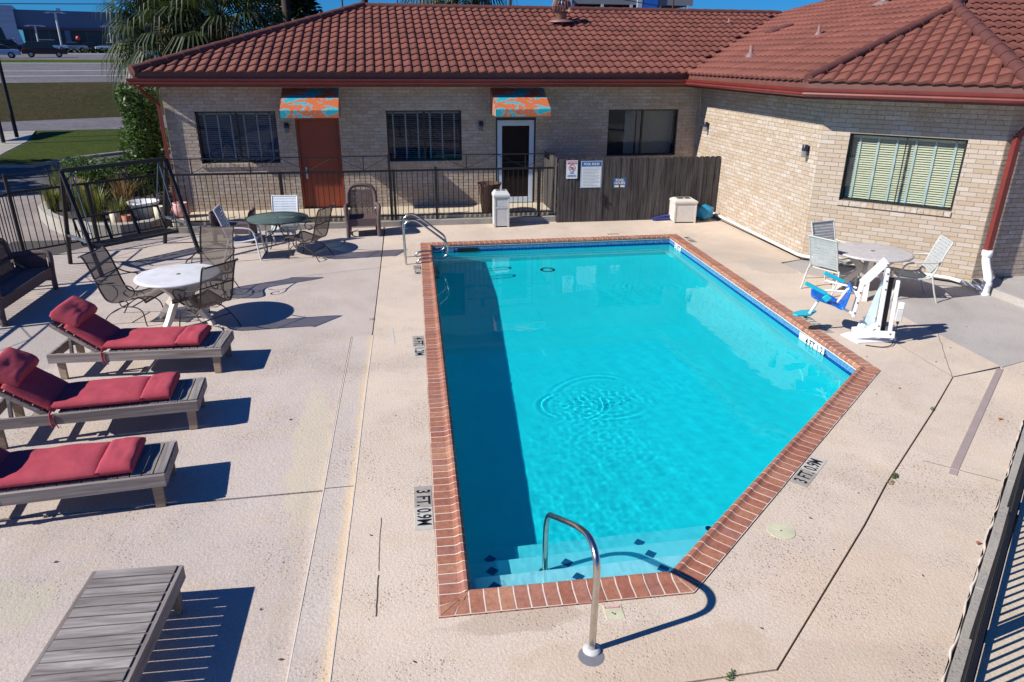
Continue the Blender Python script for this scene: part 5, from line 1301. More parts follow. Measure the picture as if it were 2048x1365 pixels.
def chaise(lab, loc, rz, cushions=True, seed=1, up=38, group='weathered wooden sun loungers', flat=False):
    """foot end at local +x = 0, head towards -x; width .62"""
    o = thing('sun_lounger', lab, 'sun lounger', loc, rz, group); W_, L, H_ = .63, 2.03, .345; h = W_ / 2; bt = .035
    for y in (-h + bt / 2, h - bt / 2): MB().cbox((-L / 2, y, H_ - .055), (L, bt, .115)).build('side_board', M_WOOD, o, .004)
    MB().cbox((-bt / 2 + .001, 0, H_ - .057), (bt, W_ - 2 * bt - .002, .11)).build('end_board', M_WOOD, o, .004); MB().cbox((-L + bt / 2, 0, H_ - .057), (bt, W_ - 2 * bt - .002, .11)).build('end_board', M_WOOD, o, .004)
    for x in (-.09, -L + .12):
        for y in (-h + bt + .022, h - bt - .022):
            vs = [(x - .04, 0), (x + .04, 0), (x + .045, H_ - .01), (x - .045, H_ - .01)]
            MB().add([(a_, y - .02, z) for a_, z in vs] + [(a_, y + .02, z) for a_, z in vs], [(0, 1, 2, 3), (7, 6, 5, 4), (0, 4, 5, 1), (1, 5, 6, 2), (2, 6, 7, 3), (3, 7, 4, 0)]).build('leg', M_WOODY, o, .003)
    xb = -L + .62
    n = 13 if not flat else 22
    x = -.004; step = .095
    end = xb if not flat else -L
    while x - step > end:
        sl = MB().cbox((x - step / 2 + .001, 0, H_ + .001), (step - .011, W_ - 2 * bt - .006, .022)).build('slat', M_WSLAT, o, .002); x -= step
    if not flat:
        M = Matrix.Translation((xb, 0, H_ - .03)) @ Matrix.Rotation(R(up), 4, 'Y')   # local -x tilts upwards
        for y in (-h + .075, h - .075):
            b = MB(); b.box(-.66, 0, y - .018, y + .018, -.04, .0, M); b.build('back_rail', M_WOOD, o, .003)
        for k_ in range(7):
            b = MB(); b.box(-.66 + k_ * .094, -.66 + k_ * .094 + .082, -h + .04, h - .04, .001, .02, M); b.build('back_slat', M_WSLAT, o, .002)
        for y in (-h + .10, h - .10):
            p = M @ Vector((-.42, y, -.03)); MB().beam(p, (p.x - .03, y, H_ - .10), .03, .04).build('prop', M_WOOD, o)
            MB().beam((p.x - .05, y, H_ - .09), (p.x + .25, y, H_ - .03), .03, .03).build('prop', M_WOODY, o)
        MB().cbox((xb - .22, 0, H_ - .1), (.04, W_ - 2 * bt - .004, .04)).build('cross_bar', M_WOOD, o)
        if cushions:
            Mc = M @ Matrix.Translation((-.25, 0, .022)); cushion_mesh(.52, .57, .13, Mc, seed + .5, 'back_cushion', o)
            Mc = M @ Matrix.Translation((-.54, 0, .06)) @ Matrix.Rotation(R(-8), 4, 'Y'); cushion_mesh(.32, .56, .20, Mc, seed + 1.5, 'head_pillow', o, .02)
            cushion_mesh(.90, .57, .11, Matrix.Translation((xb + .44, 0, H_ + .012)), seed + 2.5, 'seat_cushion', o)
            cushion_mesh(.29, .56, .125, Matrix.Translation((xb + 1.01, 0, H_ + .012)), seed + 3.5, 'foot_cushion', o, .018)
            M_TIE = M_CUSH
            MB().tube(cr([(xb + .02, -h + .02, H_ + .04), (xb + .01, -h - .006, H_ + .0), (xb + .01, -h - .008, H_ - .12), (xb + .03, -h + .01, H_ - .13)]), .008, 5).build('tie', M_TIE, o)
            MB().tube(cr([(xb + .05, -h - .004, H_ + .0), (xb + .04, -h - .008, H_ - .06), (xb + .07, -h - .006, H_ - .15)]), .006, 5).build('tie', M_TIE, o)
    return o
chaise('wooden lounger with red cushions farthest from the camera, next to the white table', (-2.12, 8.93, -.02), -3, seed=1)
chaise('wooden lounger with red cushions in the middle of the row of three', (-2.13, 7.52, -.05), 4, seed=5)
chaise('wooden lounger with red cushions nearest the deck joint, head end cut off', (-2.10, 6.12, -.085), 4.5, seed=9)
c = chaise('bare grey slatted wooden lounger without cushions at the bottom left', (-1.94, 4.58, -.115), 87, False, seed=13, flat=True)

# ---------------------------------------------------------------- surroundings on the left
FV, AL = Vector((-.342, .94)), Vector((.94, .342))
def ds(d, s_): return tuple(FV * d + AL * s_)
def sheet(name, poly, z, mat, kind='structure'):
    o = MB().add([(x, y, z) for x, y in poly], [tuple(range(len(poly)))]).build(name, mat); return tag(o, kind=kind)
sheet('driveway', [(-60, -12), (-7.3, -12), (-7.25, 14.85), (-4.95, 17.02), (-4.9, 40), (-60, 40)][::-1] if False else [(-60, -12), (-7.22, -12), (-7.22, 14.85), (-4.9, 17.02), (-4.9, 40), (-60, 40)], -.075, M_DRIVE)
sheet('parking_lot', [(-60, 22.5), (-10.6, 22.9), (-7.2, 24.2), (40, 34), (40, 40), (-60, 40)], -.068, M_ASPH)
o = MB().tube([(-60, 21.5, -.02), (-13, 22.6, -.02), (-10.4, 22.8, -.02), (-8.6, 23.6, -.02), (-6, 24.4, -.02)], .07, 6).build('kerb', M_KERB); tag(o, kind='structure')
sheet('lawn', [(-17.85, 42.3), (-16.07, 37.1), (-15.2, 33), (-14.6, 30.5), (-13.5, 28.4), (-12.4, 28.3), (-11.77, 30.4), (-10.5, 32.2), (-6, 33.5), (40, 44), (40, 52), (-13.1, 42.9)], -.05, M_LAWN)
b = MB(); b.tube([(-60, 27.6, -.03), (-13.5, 28.3, -.03), (-12.4, 28.2, -.03), (-11.7, 30.3, -.03), (-10.4, 32.1, -.03), (-6, 33.3, -.03), (40, 43.8, -.03)], .09, 6); o = b.build('kerb', M_KERB); tag(o, kind='structure')
sheet('pavement', [(-60, 28), (-13.55, 28.4), (-14.7, 30.5), (-15.3, 33), (-16.2, 37.1), (-17.95, 42.3), (-60, 36)], -.045, M_KERB)
def ext(p, q, t): return (p[0] + (q[0] - p[0]) * t, p[1] + (q[1] - p[1]) * t)
n0_, n1_, f0_, f1_ = (-17.525, 42.264), (-13.14, 42.93), (-22.13, 47.92), (-15.65, 51.88)
sheet('frontage_road', [(-60, 35.5), n0_, n1_, (60, 56), (60, 75), f1_, f0_, (-60, 30 + 3)] if False else [ext(n0_, n1_, -9), n0_, n1_, (60, 56), (60, 86), f1_, f0_, (-60, 43)], -.04, M_ROAD)
# bank, freeway, verge, far road, lot
def band(name, d0, z0, d1, z1, mat, n=1):
    pts = [(-160, 0), (260, 0)]; b = MB()
    for k_ in range(n):
        a0, a1 = d0 + (d1 - d0) * k_ / n, d0 + (d1 - d0) * (k_ + 1) / n; za, zb = z0 + (z1 - z0) * k_ / n, z0 + (z1 - z0) * (k_ + 1) / n
        b.quad((*ds(a0, -160), za), (*ds(a0, 260), za), (*ds(a1, 260), zb), (*ds(a1, -160), zb))
    o = b.build(name, mat, None, fix=False); return tag(o, kind='structure')
# the bank starts along the far edge of the frontage road
b = MB(); P = [(-120, 30), (-60, 43), f0_, f1_, (-5, 57.5), (60, 86)]; T_ = []
for p in P:
    v = Vector(p); s__ = v.dot(AL); T_.append((*ds(64, s__), 1.77))
for i in range(len(P) - 1): b.quad((*P[i], -.05), (*P[i + 1], -.05), T_[i + 1], T_[i])
b.quad((-60, 20, -.062), (-59, 20, -.062), (-59, 21, -.062), (-60, 21, -.062))
o = b.build('grass_bank', M_BANK, None, fix=False); tag(o, kind='structure')
band('freeway', 64, 1.77, 92, 2.79, M_ROAD)
for d_ in (71, 78): band('lane_marking', d_, 1.775 + (d_ - 64) * .03643 + .012, d_ + .15, 1.78 + (d_ - 64) * .03643 + .02, M_SIGNW)
band('verge', 92, 2.79, 100, 3.08, M_LAWN); band('far_road', 100, 3.08, 126, 3.62, M_ROAD); band('car_lot', 126, 3.62, 330, 7.5, M_PARK)
band('road_edge_line', 91.7, 2.80, 92.0, 2.82, M_SIGNW)

def foliage(b, c, r, n, size, rnd, flat=.5, shell=.45):
    for _ in range(n):
        while True:
            p = Vector((rnd.uniform(-1, 1), rnd.uniform(-1, 1), rnd.uniform(-1, 1)))
            if shell < p.length < 1: break
        q = Vector((c[0] + p.x * r[0], c[1] + p.y * r[1], c[2] + p.z * r[2])); s_ = size * rnd.uniform(.6, 1.3)
        u = Vector((rnd.uniform(-1, 1), rnd.uniform(-1, 1), rnd.uniform(-flat, flat))).normalized(); v = u.cross(Vector((rnd.uniform(-1, 1), rnd.uniform(-1, 1), rnd.uniform(-1, 1)))).normalized()
        b.add([q - u * s_, q + v * s_ * .38, q + u * s_, q - v * s_ * .38], [(0, 1, 2, 3)])
def tree(name, lab, loc, trunk_h, crown, mat, seed, size=.16, n=2200, cat='tree', group=None, tr=.16, clumps=14):
    rnd = random.Random(seed); o = thing(name, lab, cat, loc, 0, group)
    t = MB(); t.tube(cr([(0, 0, 0), (rnd.uniform(-.1, .1), .05, trunk_h * .5), (rnd.uniform(-.2, .2), 0, trunk_h)], 4), tr, 8, rs=None)
    cx_, cy_, cz_, r1, r2, r3 = crown
    for k_ in range(6):
        an = rnd.uniform(0, 6.3); e_ = (cx_ + r1 * .6 * math.cos(an), cy_ + r2 * .6 * math.sin(an), cz_ + rnd.uniform(-.3, .5) * r3); t.tube(cr([(0, 0, trunk_h * .8), (e_[0] * .4, e_[1] * .4, (trunk_h + e_[2]) / 2), e_], 3), tr * .35, 5)
    t.build('trunk', M_BARK, o)
    b = MB()
    for k_ in range(clumps):
        an = rnd.uniform(0, 6.3); rr = rnd.uniform(.2, .8); ph = rnd.uniform(-.75, .75); f_ = rnd.uniform(.30, .5)
        foliage(b, (cx_ + r1 * rr * math.cos(an), cy_ + r2 * rr * math.sin(an), cz_ + ph * r3), (r1 * f_, r2 * f_, r3 * f_ * .9), n // clumps, size, rnd)
    c = b.build('crown', mat, o, fix=False); return o
def fan_leaf(b, base, az, elv, plen, flen, rnd, droop=.6):
    """fan palm leaf: a petiole and a disc of split blades"""
    d = Vector((math.cos(az) * math.cos(elv), math.sin(az) * math.cos(elv), math.sin(elv))); side = Vector((-math.sin(az), math.cos(az), 0)); up = side.cross(d)
    sag = Vector((0, 0, -plen * .18)); tip = base + d * plen + sag
    b.tube([base, base + d * plen * .5 + Vector((0, 0, .02)), tip], .018, 4)
    n = 30
    for i in range(n):
        t = (i / (n - 1) - .5) * R(300); L = flen * (.75 + .25 * math.cos(t)) * rnd.uniform(.9, 1.1)
        dv = (d * math.cos(t) + side * math.sin(t)).normalized(); w_ = .032
        pr_ = dv.cross(up).normalized(); p1 = tip + dv * L * .5 + Vector((0, 0, -L * .10 * droop)); p2 = tip + dv * L * .8 + Vector((0, 0, -L * .42 * droop)); p3 = tip + dv * L * .9 + Vector((0, 0, -L * .85 * droop))
        b.add([tip - pr_ * .006, tip + pr_ * .006, p1 + pr_ * w_, p1 - pr_ * w_, p2 + pr_ * w_ * .7, p2 - pr_ * w_ * .7, p3], [(0, 1, 2, 3), (3, 2, 4, 5), (5, 4, 6)])
def palm(lab, loc, h, seed, nf=26, plen=1.25, flen=1.15, group='fan palms behind the roof'):
    rnd = random.Random(seed); o = thing('fan_palm', lab, 'palm tree', loc, 0, group)
    pts = [(0, 0, -.1 + h * i / 12) for i in range(13)]
    MB().tube(pts, .2, 10, rs=[.24 - .05 * i / 12 + (.02 if i % 2 else 0) for i in range(13)]).build('trunk', M_BARK, o)
    b = MB(); foliage(b, (0, 0, h - .5), (.35, .35, .6), 260, .25, rnd); b.build('boot_skirt', M_DRY, o, fix=False)
    for k_ in range(nf):
        az = k_ * 2.4 + rnd.uniform(-.2, .2); el = R(70) - R(125) * (k_ / nf) + rnd.uniform(-.1, .1); b = MB()
        fan_leaf(b, Vector((0, 0, h)), az, el, plen * rnd.uniform(.85, 1.15), flen * rnd.uniform(.85, 1.1), rnd, .7 + .5 * (k_ / nf)); b.build('frond', M_FROND, o, fix=False)
    return o
palm('fan palm with drooping fronds above the left end of the red roof', (-5.35, 28.2, 0), 4.9, 3, nf=44, plen=1.5, flen=1.35)
palm('fan palm rising left of the roof corner with fronds hanging beside it', (-7.15, 28.4, 0), 4.6, 8, nf=40, plen=1.3, flen=1.25)
palm('fan palm whose frond tips show above the middle of the roof ridge', (2.9, 29.5, 0), 6.9, 5, nf=30, plen=1.5, flen=1.4)
tree('broadleaf_tree', 'dark dense tree behind the palms at the left roof end', (-2.9, 31.5, 0), 3.2, (-.1, 0, 4.6, 1.7, 1.7, 2.2), M_LEAFD, 11, .15, 5200)
tree('broadleaf_tree', 'tall dark tree at the far left shading the parking lot', (-24.5, 25.8, 0), 4, (0, 0, 6.2, 4.6, 3.4, 3.2), M_LEAFD, 12, .3, 3600)
tree('broadleaf_tree', 'second dark tree at the far left casting shade over the drive', (-21.5, 20.5, 0), 4, (0, 0, 6.0, 3.0, 2.6, 2.4), M_LEAFD, 14, .3, 2400)
tree('corner_shrub', 'tall leafy green shrub against the left corner of the motel', (-6.05, 20.2, -.05), 1.2, (0, -.1, 1.7, .62, .8, 1.35), M_LEAF, 21, .062, 12000, cat='shrub', tr=.04, clumps=26)
tree('corner_shrub', 'low yellow green shrub below the tall corner shrub behind the planter', (-6.5, 19.0, .2), .3, (-.2, 0, .72, .9, .7, .55), M_LEAF, 22, .05, 5200, cat='shrub', tr=.03, clumps=18)

# planter bed behind the slanting fence
ring = [(-4.98, 17.35), (-5.2, 16.75), (-5.75, 16.45), (-6.4, 16.55), (-7.1, 17.05), (-7.8, 17.9), (-8.4, 19.0), (-8.6, 20.2), (-8.2, 21.2), (-7.2, 21.7), (-6.0, 21.8), (-4.98, 21.8)]
o = thing('planter_bed', 'curved concrete edged planting bed behind the slanting iron fence', 'planter bed')
rin = inset(ring[::-1], -.0) ; b = MB(); n = len(ring); c_ = (-6.4, 19.4)
inner = [(x + (c_[0] - x) * .09, y + (c_[1] - y) * .09) for x, y in ring]
for i in range(n - 1):
    p, q, pi, qi = ring[i], ring[i + 1], inner[i], inner[i + 1]
    b.quad((*p, -.08), (*q, -.08), (*q, .26), (*p, .26)); b.quad((*p, .26), (*q, .26), (*qi, .26), (*pi, .26)); b.quad((*pi, .26), (*qi, .26), (*qi, .1), (*pi, .1))
b.build('kerb_ring', M_KERB, o, fix=False); MB().add([(x, y, .19) for x, y in inner], [tuple(range(n))]).build('soil', M_SOIL, o)
rnd = random.Random(31)
cl = [(-8.0, 19.6, 1.05, 0), (-7.5, 18.7, .95, 1), (-7.0, 18.0, 1.0, 0), (-6.5, 17.4, .85, 0), (-7.6, 20.3, 1.15, 1), (-6.9, 19.2, 1.15, 1), (-6.2, 18.3, .95, 1), (-7.9, 18.6, .7, 0), (-6.0, 17.2, .6, 0)]
names_ = ['tawny grass clump at the far left end of the planting bed', 'green grass clump second from the left in the planting bed', 'upright green grass clump behind the swing', 'short green grass clump near the curved kerb', 'tall tawny clump at the back of the planting bed', 'tall reddish grass clump in the middle of the bed', 'tawny grass clump behind the white bowl planter', 'low green clump by the outer curve of the kerb', 'smallest green grass tuft beside the potted plants']
for (x, y, h, dry), lb in zip(cl, names_):
    b = MB()
    for _ in range(170):
        an = rnd.uniform(0, 6.3); r0 = rnd.uniform(0, .13); lean = rnd.uniform(.05, .55); hh = h * rnd.uniform(.6, 1.05); p0 = Vector((r0 * math.cos(an), r0 * math.sin(an), 0)); dr = Vector((math.cos(an), math.sin(an), 0)); sd_ = Vector((-dr.y, dr.x, 0)) * .009
        p1 = p0 + dr * lean * hh * .4 + Vector((0, 0, hh * .6)); p2 = p0 + dr * lean * hh * 1.1 + Vector((0, 0, hh * (1 - lean * .25)))
        b.add([p0 - sd_, p0 + sd_, p1 + sd_, p1 - sd_, p2], [(0, 1, 2, 3), (3, 2, 4)])
    o = thing('ornamental_grass', lb, 'grass clump', (x, y, .19), 0, 'grass clumps in the planting bed'); b.build('blades', M_DRY if dry else M_REED, o, fix=False)
o = MB().lathe([(.18, 0), (.2, .02), (.31, .30), (.345, .34), (.345, .37), (.31, .37), (.28, .30), (.0, .28)], 24).build('bowl_planter', M_SIGNW); o.location = (-5.55, 17.6, .19); tag(o, 'white bowl planter with a pale rim behind the swing', 'planter')
for (x, y, r, h, mt, lb) in ((-5.15, 17.3, .13, .30, M_CREAM, 'cream cylinder pot beside the white bowl planter'), (-6.0, 17.0, .12, .26, M_CREAM, 'cream pot left of the white bowl planter'), (-5.72, 16.85, .10, .2, M_TERRA, 'small terracotta pot in front of the white bowl planter')):
    o = MB().lathe([(r * .8, 0), (r, h), (r * .85, h), (r * .8, h - .03), (0, h - .04)], 16).build('plant_pot', mt); o.location = (x, y, .19); tag(o, lb, 'pot', 'pots in the planting bed')
o = MB().lathe([(.12, 0), (.2, .08), (.21, .2), (.15, .28), (.17, .33), (.13, .33), (.1, .25), (0, .2)], 18).build('round_pot', M_PINKPOT); o.location = (-4.72, 17.45, .2); tag(o, 'shiny pink round pot by the left downspout foot', 'pot', 'pots in the planting bed')

# weeds in the deck joint
def weed(p, n, r, lab, seed, mat=M_LEAF):
    rnd = random.Random(seed); b = MB(); foliage(b, (0, 0, .012), (r, r * .5, .02), n, .011, rnd, shell=0); o = b.build('weed', mat, None, fix=False); o.location = (*p, 0); o.rotation_euler.z = R(41); return tag(o, lab, 'weed', 'weeds in the deck joints')
weed((4.62, 5.10), 120, .06, 'largest green weed in the long diagonal deck joint', 1); weed((4.50, 5.0), 40, .05, 'brownish withered weed just below the large weed in the joint', 2, M_DRY); weed((5.98, 6.29), 46, .05, 'small green weed in the upper part of the diagonal joint', 3)
weed((2.0, 3.15), 50, .05, 'tiny weed at the bottom edge joint near the handrail', 4); weed((10.6, 10.36), 90, .12, 'green weed at the foot of the wall beside the drain pipe', 5).location.z = .12
weed((-.33, 10.3), 40, .05, 'small dry weed in the joint left of the pool', 6, M_DRY)
# fallen leaves and brick chips
lf = MB(); rnd = random.Random(77); spots = [(5.9, 6.9), (5.6, 6.75), (6.95, 6.6), (6.6, 5.9), (3.4, 4.2), (3.45, 4.62), (4.1, 4.9), (.35, 7.7), (-.3, 5.0), (-1.0, 4.9), (-2.2, 3.6), (-1.1, 4.4), (-.05, 7.1), (7.5, 13.6), (7.3, 14.4), (7.7, 12.8), (5.2, 15.3), (6.4, 15.6), (8.9, 9.6), (9.6, 9.4), (7.0, 7.5), (8.4, 8.6), (1.4, 15.7), (-1.2, 7.3), (-.9, 3.9), (4.6, 3.9), (3.9, 3.8), (2.4, 3.5), (.0, 3.6), (-2.8, 5.2), (6.2, 7.8), (7.55, 7.9), (3.9, 15.9), (7.6, 14.9), (7.45, 15.3)]
for x, y in spots:
    s_ = rnd.uniform(.010, .02); an = rnd.uniform(0, 6.3); u = Vector((math.cos(an), math.sin(an), .2)) * s_; v = Vector((-math.sin(an), math.cos(an), .3)) * s_ * .5; p = Vector((x, y, .008 if x > lex(min(y, 15.8)) else zleft(0, y) + .008))
    lf.add([p - u, p + v, p + u, p - v], [(0, 1, 2, 3)])
o = lf.build('fallen_leaves', simple('dead_leaf', (.07, .03, .02), .8), None, fix=False); tag(o, kind='stuff')
for p, sc_, lb in (((6.55, 5.95), 1.3, 'reddish brick chip on the deck by the trench end of the walk'), ((5.98, 6.85), .8, 'small brown chip on the deck near the slanted pool edge'), ((4.62, 4.07), 1.0, 'reddish chip lying on the concrete fence kerb')):
    o = MB().prism([(-.02, -.012), (.022, -.008), (.012, .016), (-.014, .012)], 0, .012).build('brick_chip', M_TERRA, None, .002); o.location = (*p, .0 if p[0] != 4.62 else .012); o.scale = (sc_,) * 3; tag(o, lb, 'brick chip', 'brick chips on the deck')

# far background: vehicles, dealership, lamps, poles and wires
def paint(name, c): return simple(name, c, .3, var=.03)
M_CARW, M_CARB, M_CARR, M_CARS, M_CARK = paint('white_car_paint', (.6, .65, .7)), paint('pale_blue_car_paint', (.30, .42, .56)), paint('dark_red_car_paint', (.06, .015, .018)), paint('silver_car_paint', (.35, .36, .38)), paint('black_car_paint', (.02, .02, .025))
M_CGL = simple('car_window_glass', (.02, .03, .04), .1); M_TYRE = simple('tyre', (.02, .02, .02), .8); M_HUB = simple('wheel_rim', (.4, .4, .42), .4, metal=.5)
def car(name, lab, cat, d_, s_, z, mat, suv=False, flip=False, small=False, group=None):
    x_, y_ = ds(d_, s_); o = thing(name, lab, cat, (x_, y_, z), 20 + (180 if flip else 0), group); H_ = 1.75 if suv else 1.45; L = 4.8
    lo = [(-2.4, .35), (-2.42, .75), (-2.2, .95), (2.0, .98), (2.38, .8), (2.4, .35)] if suv else [(-2.4, .35), (-2.42, .8), (-1.5, .92), (1.6, .95), (2.3, .88), (2.4, .35)]
    n = len(lo); b = MB(); b.add([(x, -.88, z_) for x, z_ in lo] + [(x, .88, z_) for x, z_ in lo], [tuple(range(n)), tuple(range(n, 2 * n))[::-1]] + [(i, n + i, n + (i + 1) % n, (i + 1) % n) for i in range(n)])
    up = [(-1.25, .97), (-.55, H_ - .02), (1.7 if suv else .8, H_), (2.25 if suv else 1.75, .97)]
    b.build('body', mat, o, .05)
    def cab(yy, u2): n = 4; return [(x, -yy, z_) for x, z_ in u2] + [(x, yy, z_) for x, z_ in u2], [(0, 1, 2, 3), (7, 6, 5, 4), (0, 4, 5, 1), (1, 5, 6, 2), (2, 6, 7, 3)]
    b = MB(); b.add(*cab(.78, up)); b.build('cabin', M_CGL, o, .03); b = MB(); b.box(-.6, (1.68 if suv else .85), -.74, .74, H_ - .03, H_ + .02); b.build('roof', mat, o, .02)
    for x in (-1.45, 1.45):
        for y in (-.80, .80):
            M = Matrix.Translation((x, y, .33)) @ Matrix.Rotation(R(90), 4, 'X'); wh = MB().lathe([(.0, -.11), (.33, -.11), (.34, 0), (.33, .11), (.0, .11)], 16, M=M).build('wheel', M_TYRE, o)
            if not small: MB().lathe([(.2, -.125), (.2, .125)], 12, M=M).build('rim', M_HUB, wh)
    for y in (-.6, .6): MB().cbox((-2.4, y, .66), (.06, .3, .14)).build('headlight', M_SIGNW, o); MB().cbox((2.37, y, .72), (.06, .25, .16)).build('tail_light', M_SIGNR, o)
    return o
car('parked_car', 'pale blue sedan on the far road at the left edge', 'car', 106, -7.6, 3.2, M_CARB)
car('parked_car', 'dark red sport utility car behind the pale blue sedan', 'car', 110, -2.9, 3.3, M_CARR, suv=True, flip=True)
car('parked_car', 'white pickup sized car half hidden by the palm fronds', 'car', 104, 9.2, 3.15, M_CARW, suv=True)
cd_ = [('dark estate car in the dealer lot, leftmost behind the sedan', M_CARK, 1), ('black car with bright headlamps in the dealer lot', M_CARK, 1), ('teal blue car in the dealer lot behind the red one', M_CARB, 0), ('white van like car in the dealer lot', M_CARW, 1), ('silver car next to the white one in the dealer lot', M_CARS, 0), ('black car right of the silver one in the dealer lot', M_CARK, 0), ('small white car left of the rounded bush', M_CARW, 0), ('silver car right of the rounded bush', M_CARS, 0), ('dark car at the right end of the dealer lot', M_CARK, 0)]
for i, (lb, mt, sv) in enumerate(cd_): car('parked_car', lb, 'car', 147 + (i % 3) * 1.2, -11.5 + i * 2.9, 4.05, mt, suv=bool(sv), small=True, flip=bool(i % 2), group='cars parked at the dealership')
b = MB(); rnd = random.Random(5)
for k_ in range(26):
    x_, y_ = ds(137.5, -3.5 + k_ * .85); foliage(b, (x_, y_, 4.1), (.9, .6, .45), 60, .28, rnd, shell=0)
o = b.build('hedge', M_LEAFD, None, fix=False); tag(o, 'low dark hedge along the front of the dealer lot', 'hedge')
b = MB(); x_, y_ = ds(136, 7.2); foliage(b, (0, 0, .7), (1.9, 1.2, 1.1), 500, .3, rnd, shell=0); o = b.build('round_bush', M_BARK, None, fix=False); o.location = (x_, y_, 3.9); tag(o, 'rounded brown bush in front of the dealer lot hedge', 'bush')
x_, y_ = ds(165, -10.97); dl = thing('car_dealership', 'long grey blue car dealership with a white entrance block', 'building', (x_, y_, 4.4), 20)
MB().box(-14, 3.2, -1.2, 14, 3.6, 7.2).build('entrance_block', M_DEALW, dl); MB().add([(1.6, -1.2, 0), (3.9, -1.2, 0), (3.9, .4, 0), (1.6, .4, 0), (.9, -1.2, 3.59), (3.2, -1.2, 3.59), (3.2, .4, 3.59), (.9, .4, 3.59)], [(0, 1, 5, 4), (1, 2, 6, 5), (2, 3, 7, 6), (3, 0, 4, 7), (4, 5, 6, 7), (0, 3, 2, 1)]).build('white_pier', M_DEALW, dl)
MB().box(-14, 1.2, .2, 13, -.6, 3.59).build('glass_front', M_DEALD, dl)
MB().box(3.21, 42, .0, 14, 3.5, 6.6).build('cladding', M_DEALG, dl); MB().box(3.21, 42, -.3, .0, 3.3, 3.62).build('canopy_edge', simple('dull_red_trim', (.10, .04, .05), .6), dl)
MB().box(3.95, 42, .5, 13.8, -.6, 3.49).build('glass_front', M_DEALD, dl)
for x in (10.4, 18.6): MB().box(x, x + .9, -.5, .45, -.6, 3.29).build('pier', M_DEALG, dl); MB().box(x - .6, x + .1, -.05, .5, 6.5, 7.0).build('parapet_post', M_DEALW, dl)
for k_ in range(12): MB().box(4.9 + k_ * 3, 4.98 + k_ * 3, .42, .49, 0, 3.4).build('mullion', M_DEALG, dl)
for z in (.9, 1.8, 2.7): MB().box(-14, 3.2, -1.215, -1.202, 3.6 + z, 3.63 + z).build('panel_joint', M_DEALG, dl)
text('MBS', 1.0, M_BLACK, Matrix.Translation((-.25, -1.25, 4.25)) @ SM, dl, .03)
for x, z in ((2.35, 1.9), (2.4, 1.3), (20.2, 1.8), (20.3, 1.2)): MB().lathe([(.16, -.1), (.2, 0), (.16, .1)], 10, (x, -1.45 if x < 4 else -.6, z)).build('globe_lamp', M_SIGNW, dl)
MB().lathe([(.0, -.4), (.35, -.25), (.4, 0), (.3, .3), (.0, .4)], 12, (12.4, -1, 2.0)).build('red_balloon', M_SIGNR, dl)
def lamp(d_, s_, zb, zt, lab, dbl=1.6, r=.12):
    x_, y_ = ds(d_, s_); o = thing('street_lamp', lab, 'street lamp', (x_, y_, zb), 20, 'lamp poles at the dealership'); MB().tube([(0, 0, 0), (0, 0, zt - zb)], r, 8).build('pole', M_POLE, o)
    MB().box(-dbl, dbl, -.12, .12, zt - zb, zt - zb + .12).build('cross_arm', M_POLE, o)
    for x in (-dbl, dbl): MB().box(x - .35, x + .35, -.25, .25, zt - zb - .08, zt - zb + .02).build('lamp_head', M_POLE, o)
lamp(150, -1.3, 4.2, 10.0, 'tallest double headed lamp pole in front of the dealership', 1.2, .16); lamp(145, -4.4, 4.1, 7.8, 'short lamp pole left of the tallest one', 1.1); lamp(150, 6.2, 4.2, 8.1, 'lamp pole near the rounded bush', .9); lamp(160, 10.2, 4.3, 10.6, 'lamp pole beside the palm fronds', .3)
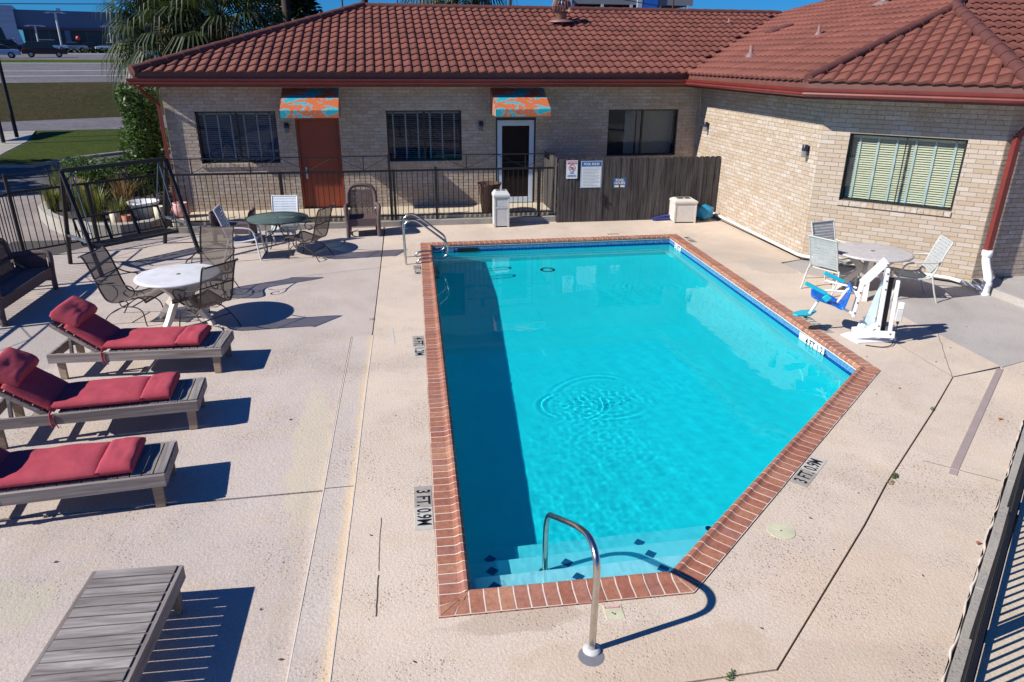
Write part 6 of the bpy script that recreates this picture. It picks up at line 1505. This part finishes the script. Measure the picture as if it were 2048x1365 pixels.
# parking deck and high wall beyond the roof
o = thing('parking_structure', 'grey parking deck with a bright blue stair tower above the ridge', 'building', (27.0, 110, 0), 0)
MB().box(.8, 19.3, 0, 12, 10.9, 12.4).build('upper_parapet', M_PARK, o); MB().box(.8, 19.3, .6, 12, 0, 10.0).build('deck_body', M_DARK, o)
for k_ in range(5): MB().box(.8 + k_ * 4.4, 1.2 + k_ * 4.4, -.1, .55, 0, 10.9).build('column', M_DEALW, o)
MB().box(10.6, 11.3, -.4, .3, 0, 14).build('white_pier', M_DEALW, o); MB().box(11.31, 13.7, -.35, .4, 0, 14).build('blue_tower', M_BLUEP, o); MB().box(-.4, .79, -.2, 3, 10.3, 11.6).build('end_block', M_DEALW, o)
def pole(x, y, z0, z1, r, lab, arm=0):
    o = thing('utility_pole', lab, 'utility pole', (x, y, z0), 0, 'poles beyond the roof'); MB().tube([(0, 0, 0), (0, 0, z1 - z0)], r, 8).build('pole', M_WOODPOLE, o)
    if arm: MB().cbox((0, 0, z1 - z0 - 1.2), (arm, .12, .12)).build('cross_arm', M_WOODPOLE, o)
    return o
pole(-.42, 30, 0, 9, .13, 'thick dark pole right behind the left end of the ridge'); pole(-6.2, 60, 0, 14, .10, 'thin far pole left of the ridge end'); pole(-2.4, 58, 0, 14, .06, 'thinnest far pole between the ridge end and the tree'); pole(1.6, 60, 0, 14, .05, 'thin far pole right of the ridge end'); pole(-3.3, 30.2, 0, 10, .16, 'dark pole in front of the dense tree'); pole(10.6, 62, 0, 14, .13, 'far pole above the middle of the ridge'); pole(38.5, 98, 0, 13.5, .12, 'far pole with a small lamp over the ridge at right', 1.6)
pole(-17.2, 38.5, 0, 7, .09, 'black post standing on the pavement beside the lawn').children[0].data.materials[0] = M_BLACKIRON
pole(-16.75, 36.15, 0, 7, .09, 'black post nearer the camera at the left pavement edge').children[0].data.materials[0] = M_BLACKIRON
def wire(p, q, sag, lab, r=.03):
    P = [Vector(p).lerp(Vector(q), i / 24) - Vector((0, 0, sag * 4 * (i / 24) * (1 - i / 24))) for i in range(25)]; o = MB().tube(P, r, 4).build('overhead_wire', M_BLACK); tag(o, lab, 'wire', 'overhead wires')
wire((-30, 64.4, 7.15), (-6, 70, 8.0), .1, 'sagging wire across the sky at the top left'); wire((18, 62, 8.4), (70, 72, 4.6), .6, 'sagging wire across the sky over the right part of the ridge')
o = thing('roadside_sign', 'flat sign board on two legs outside the view to the left', 'sign', (-27.6, 34.9, 0), 0); MB().box(-.1, .1, 0, 4.3, 8.0, 8.95).build('board', M_BLACKIRON, o)
for y in (.4, 3.9): MB().tube([(0, y, -.1), (0, y, 8.0)], .07, 8).build('leg', M_BLACKIRON, o)
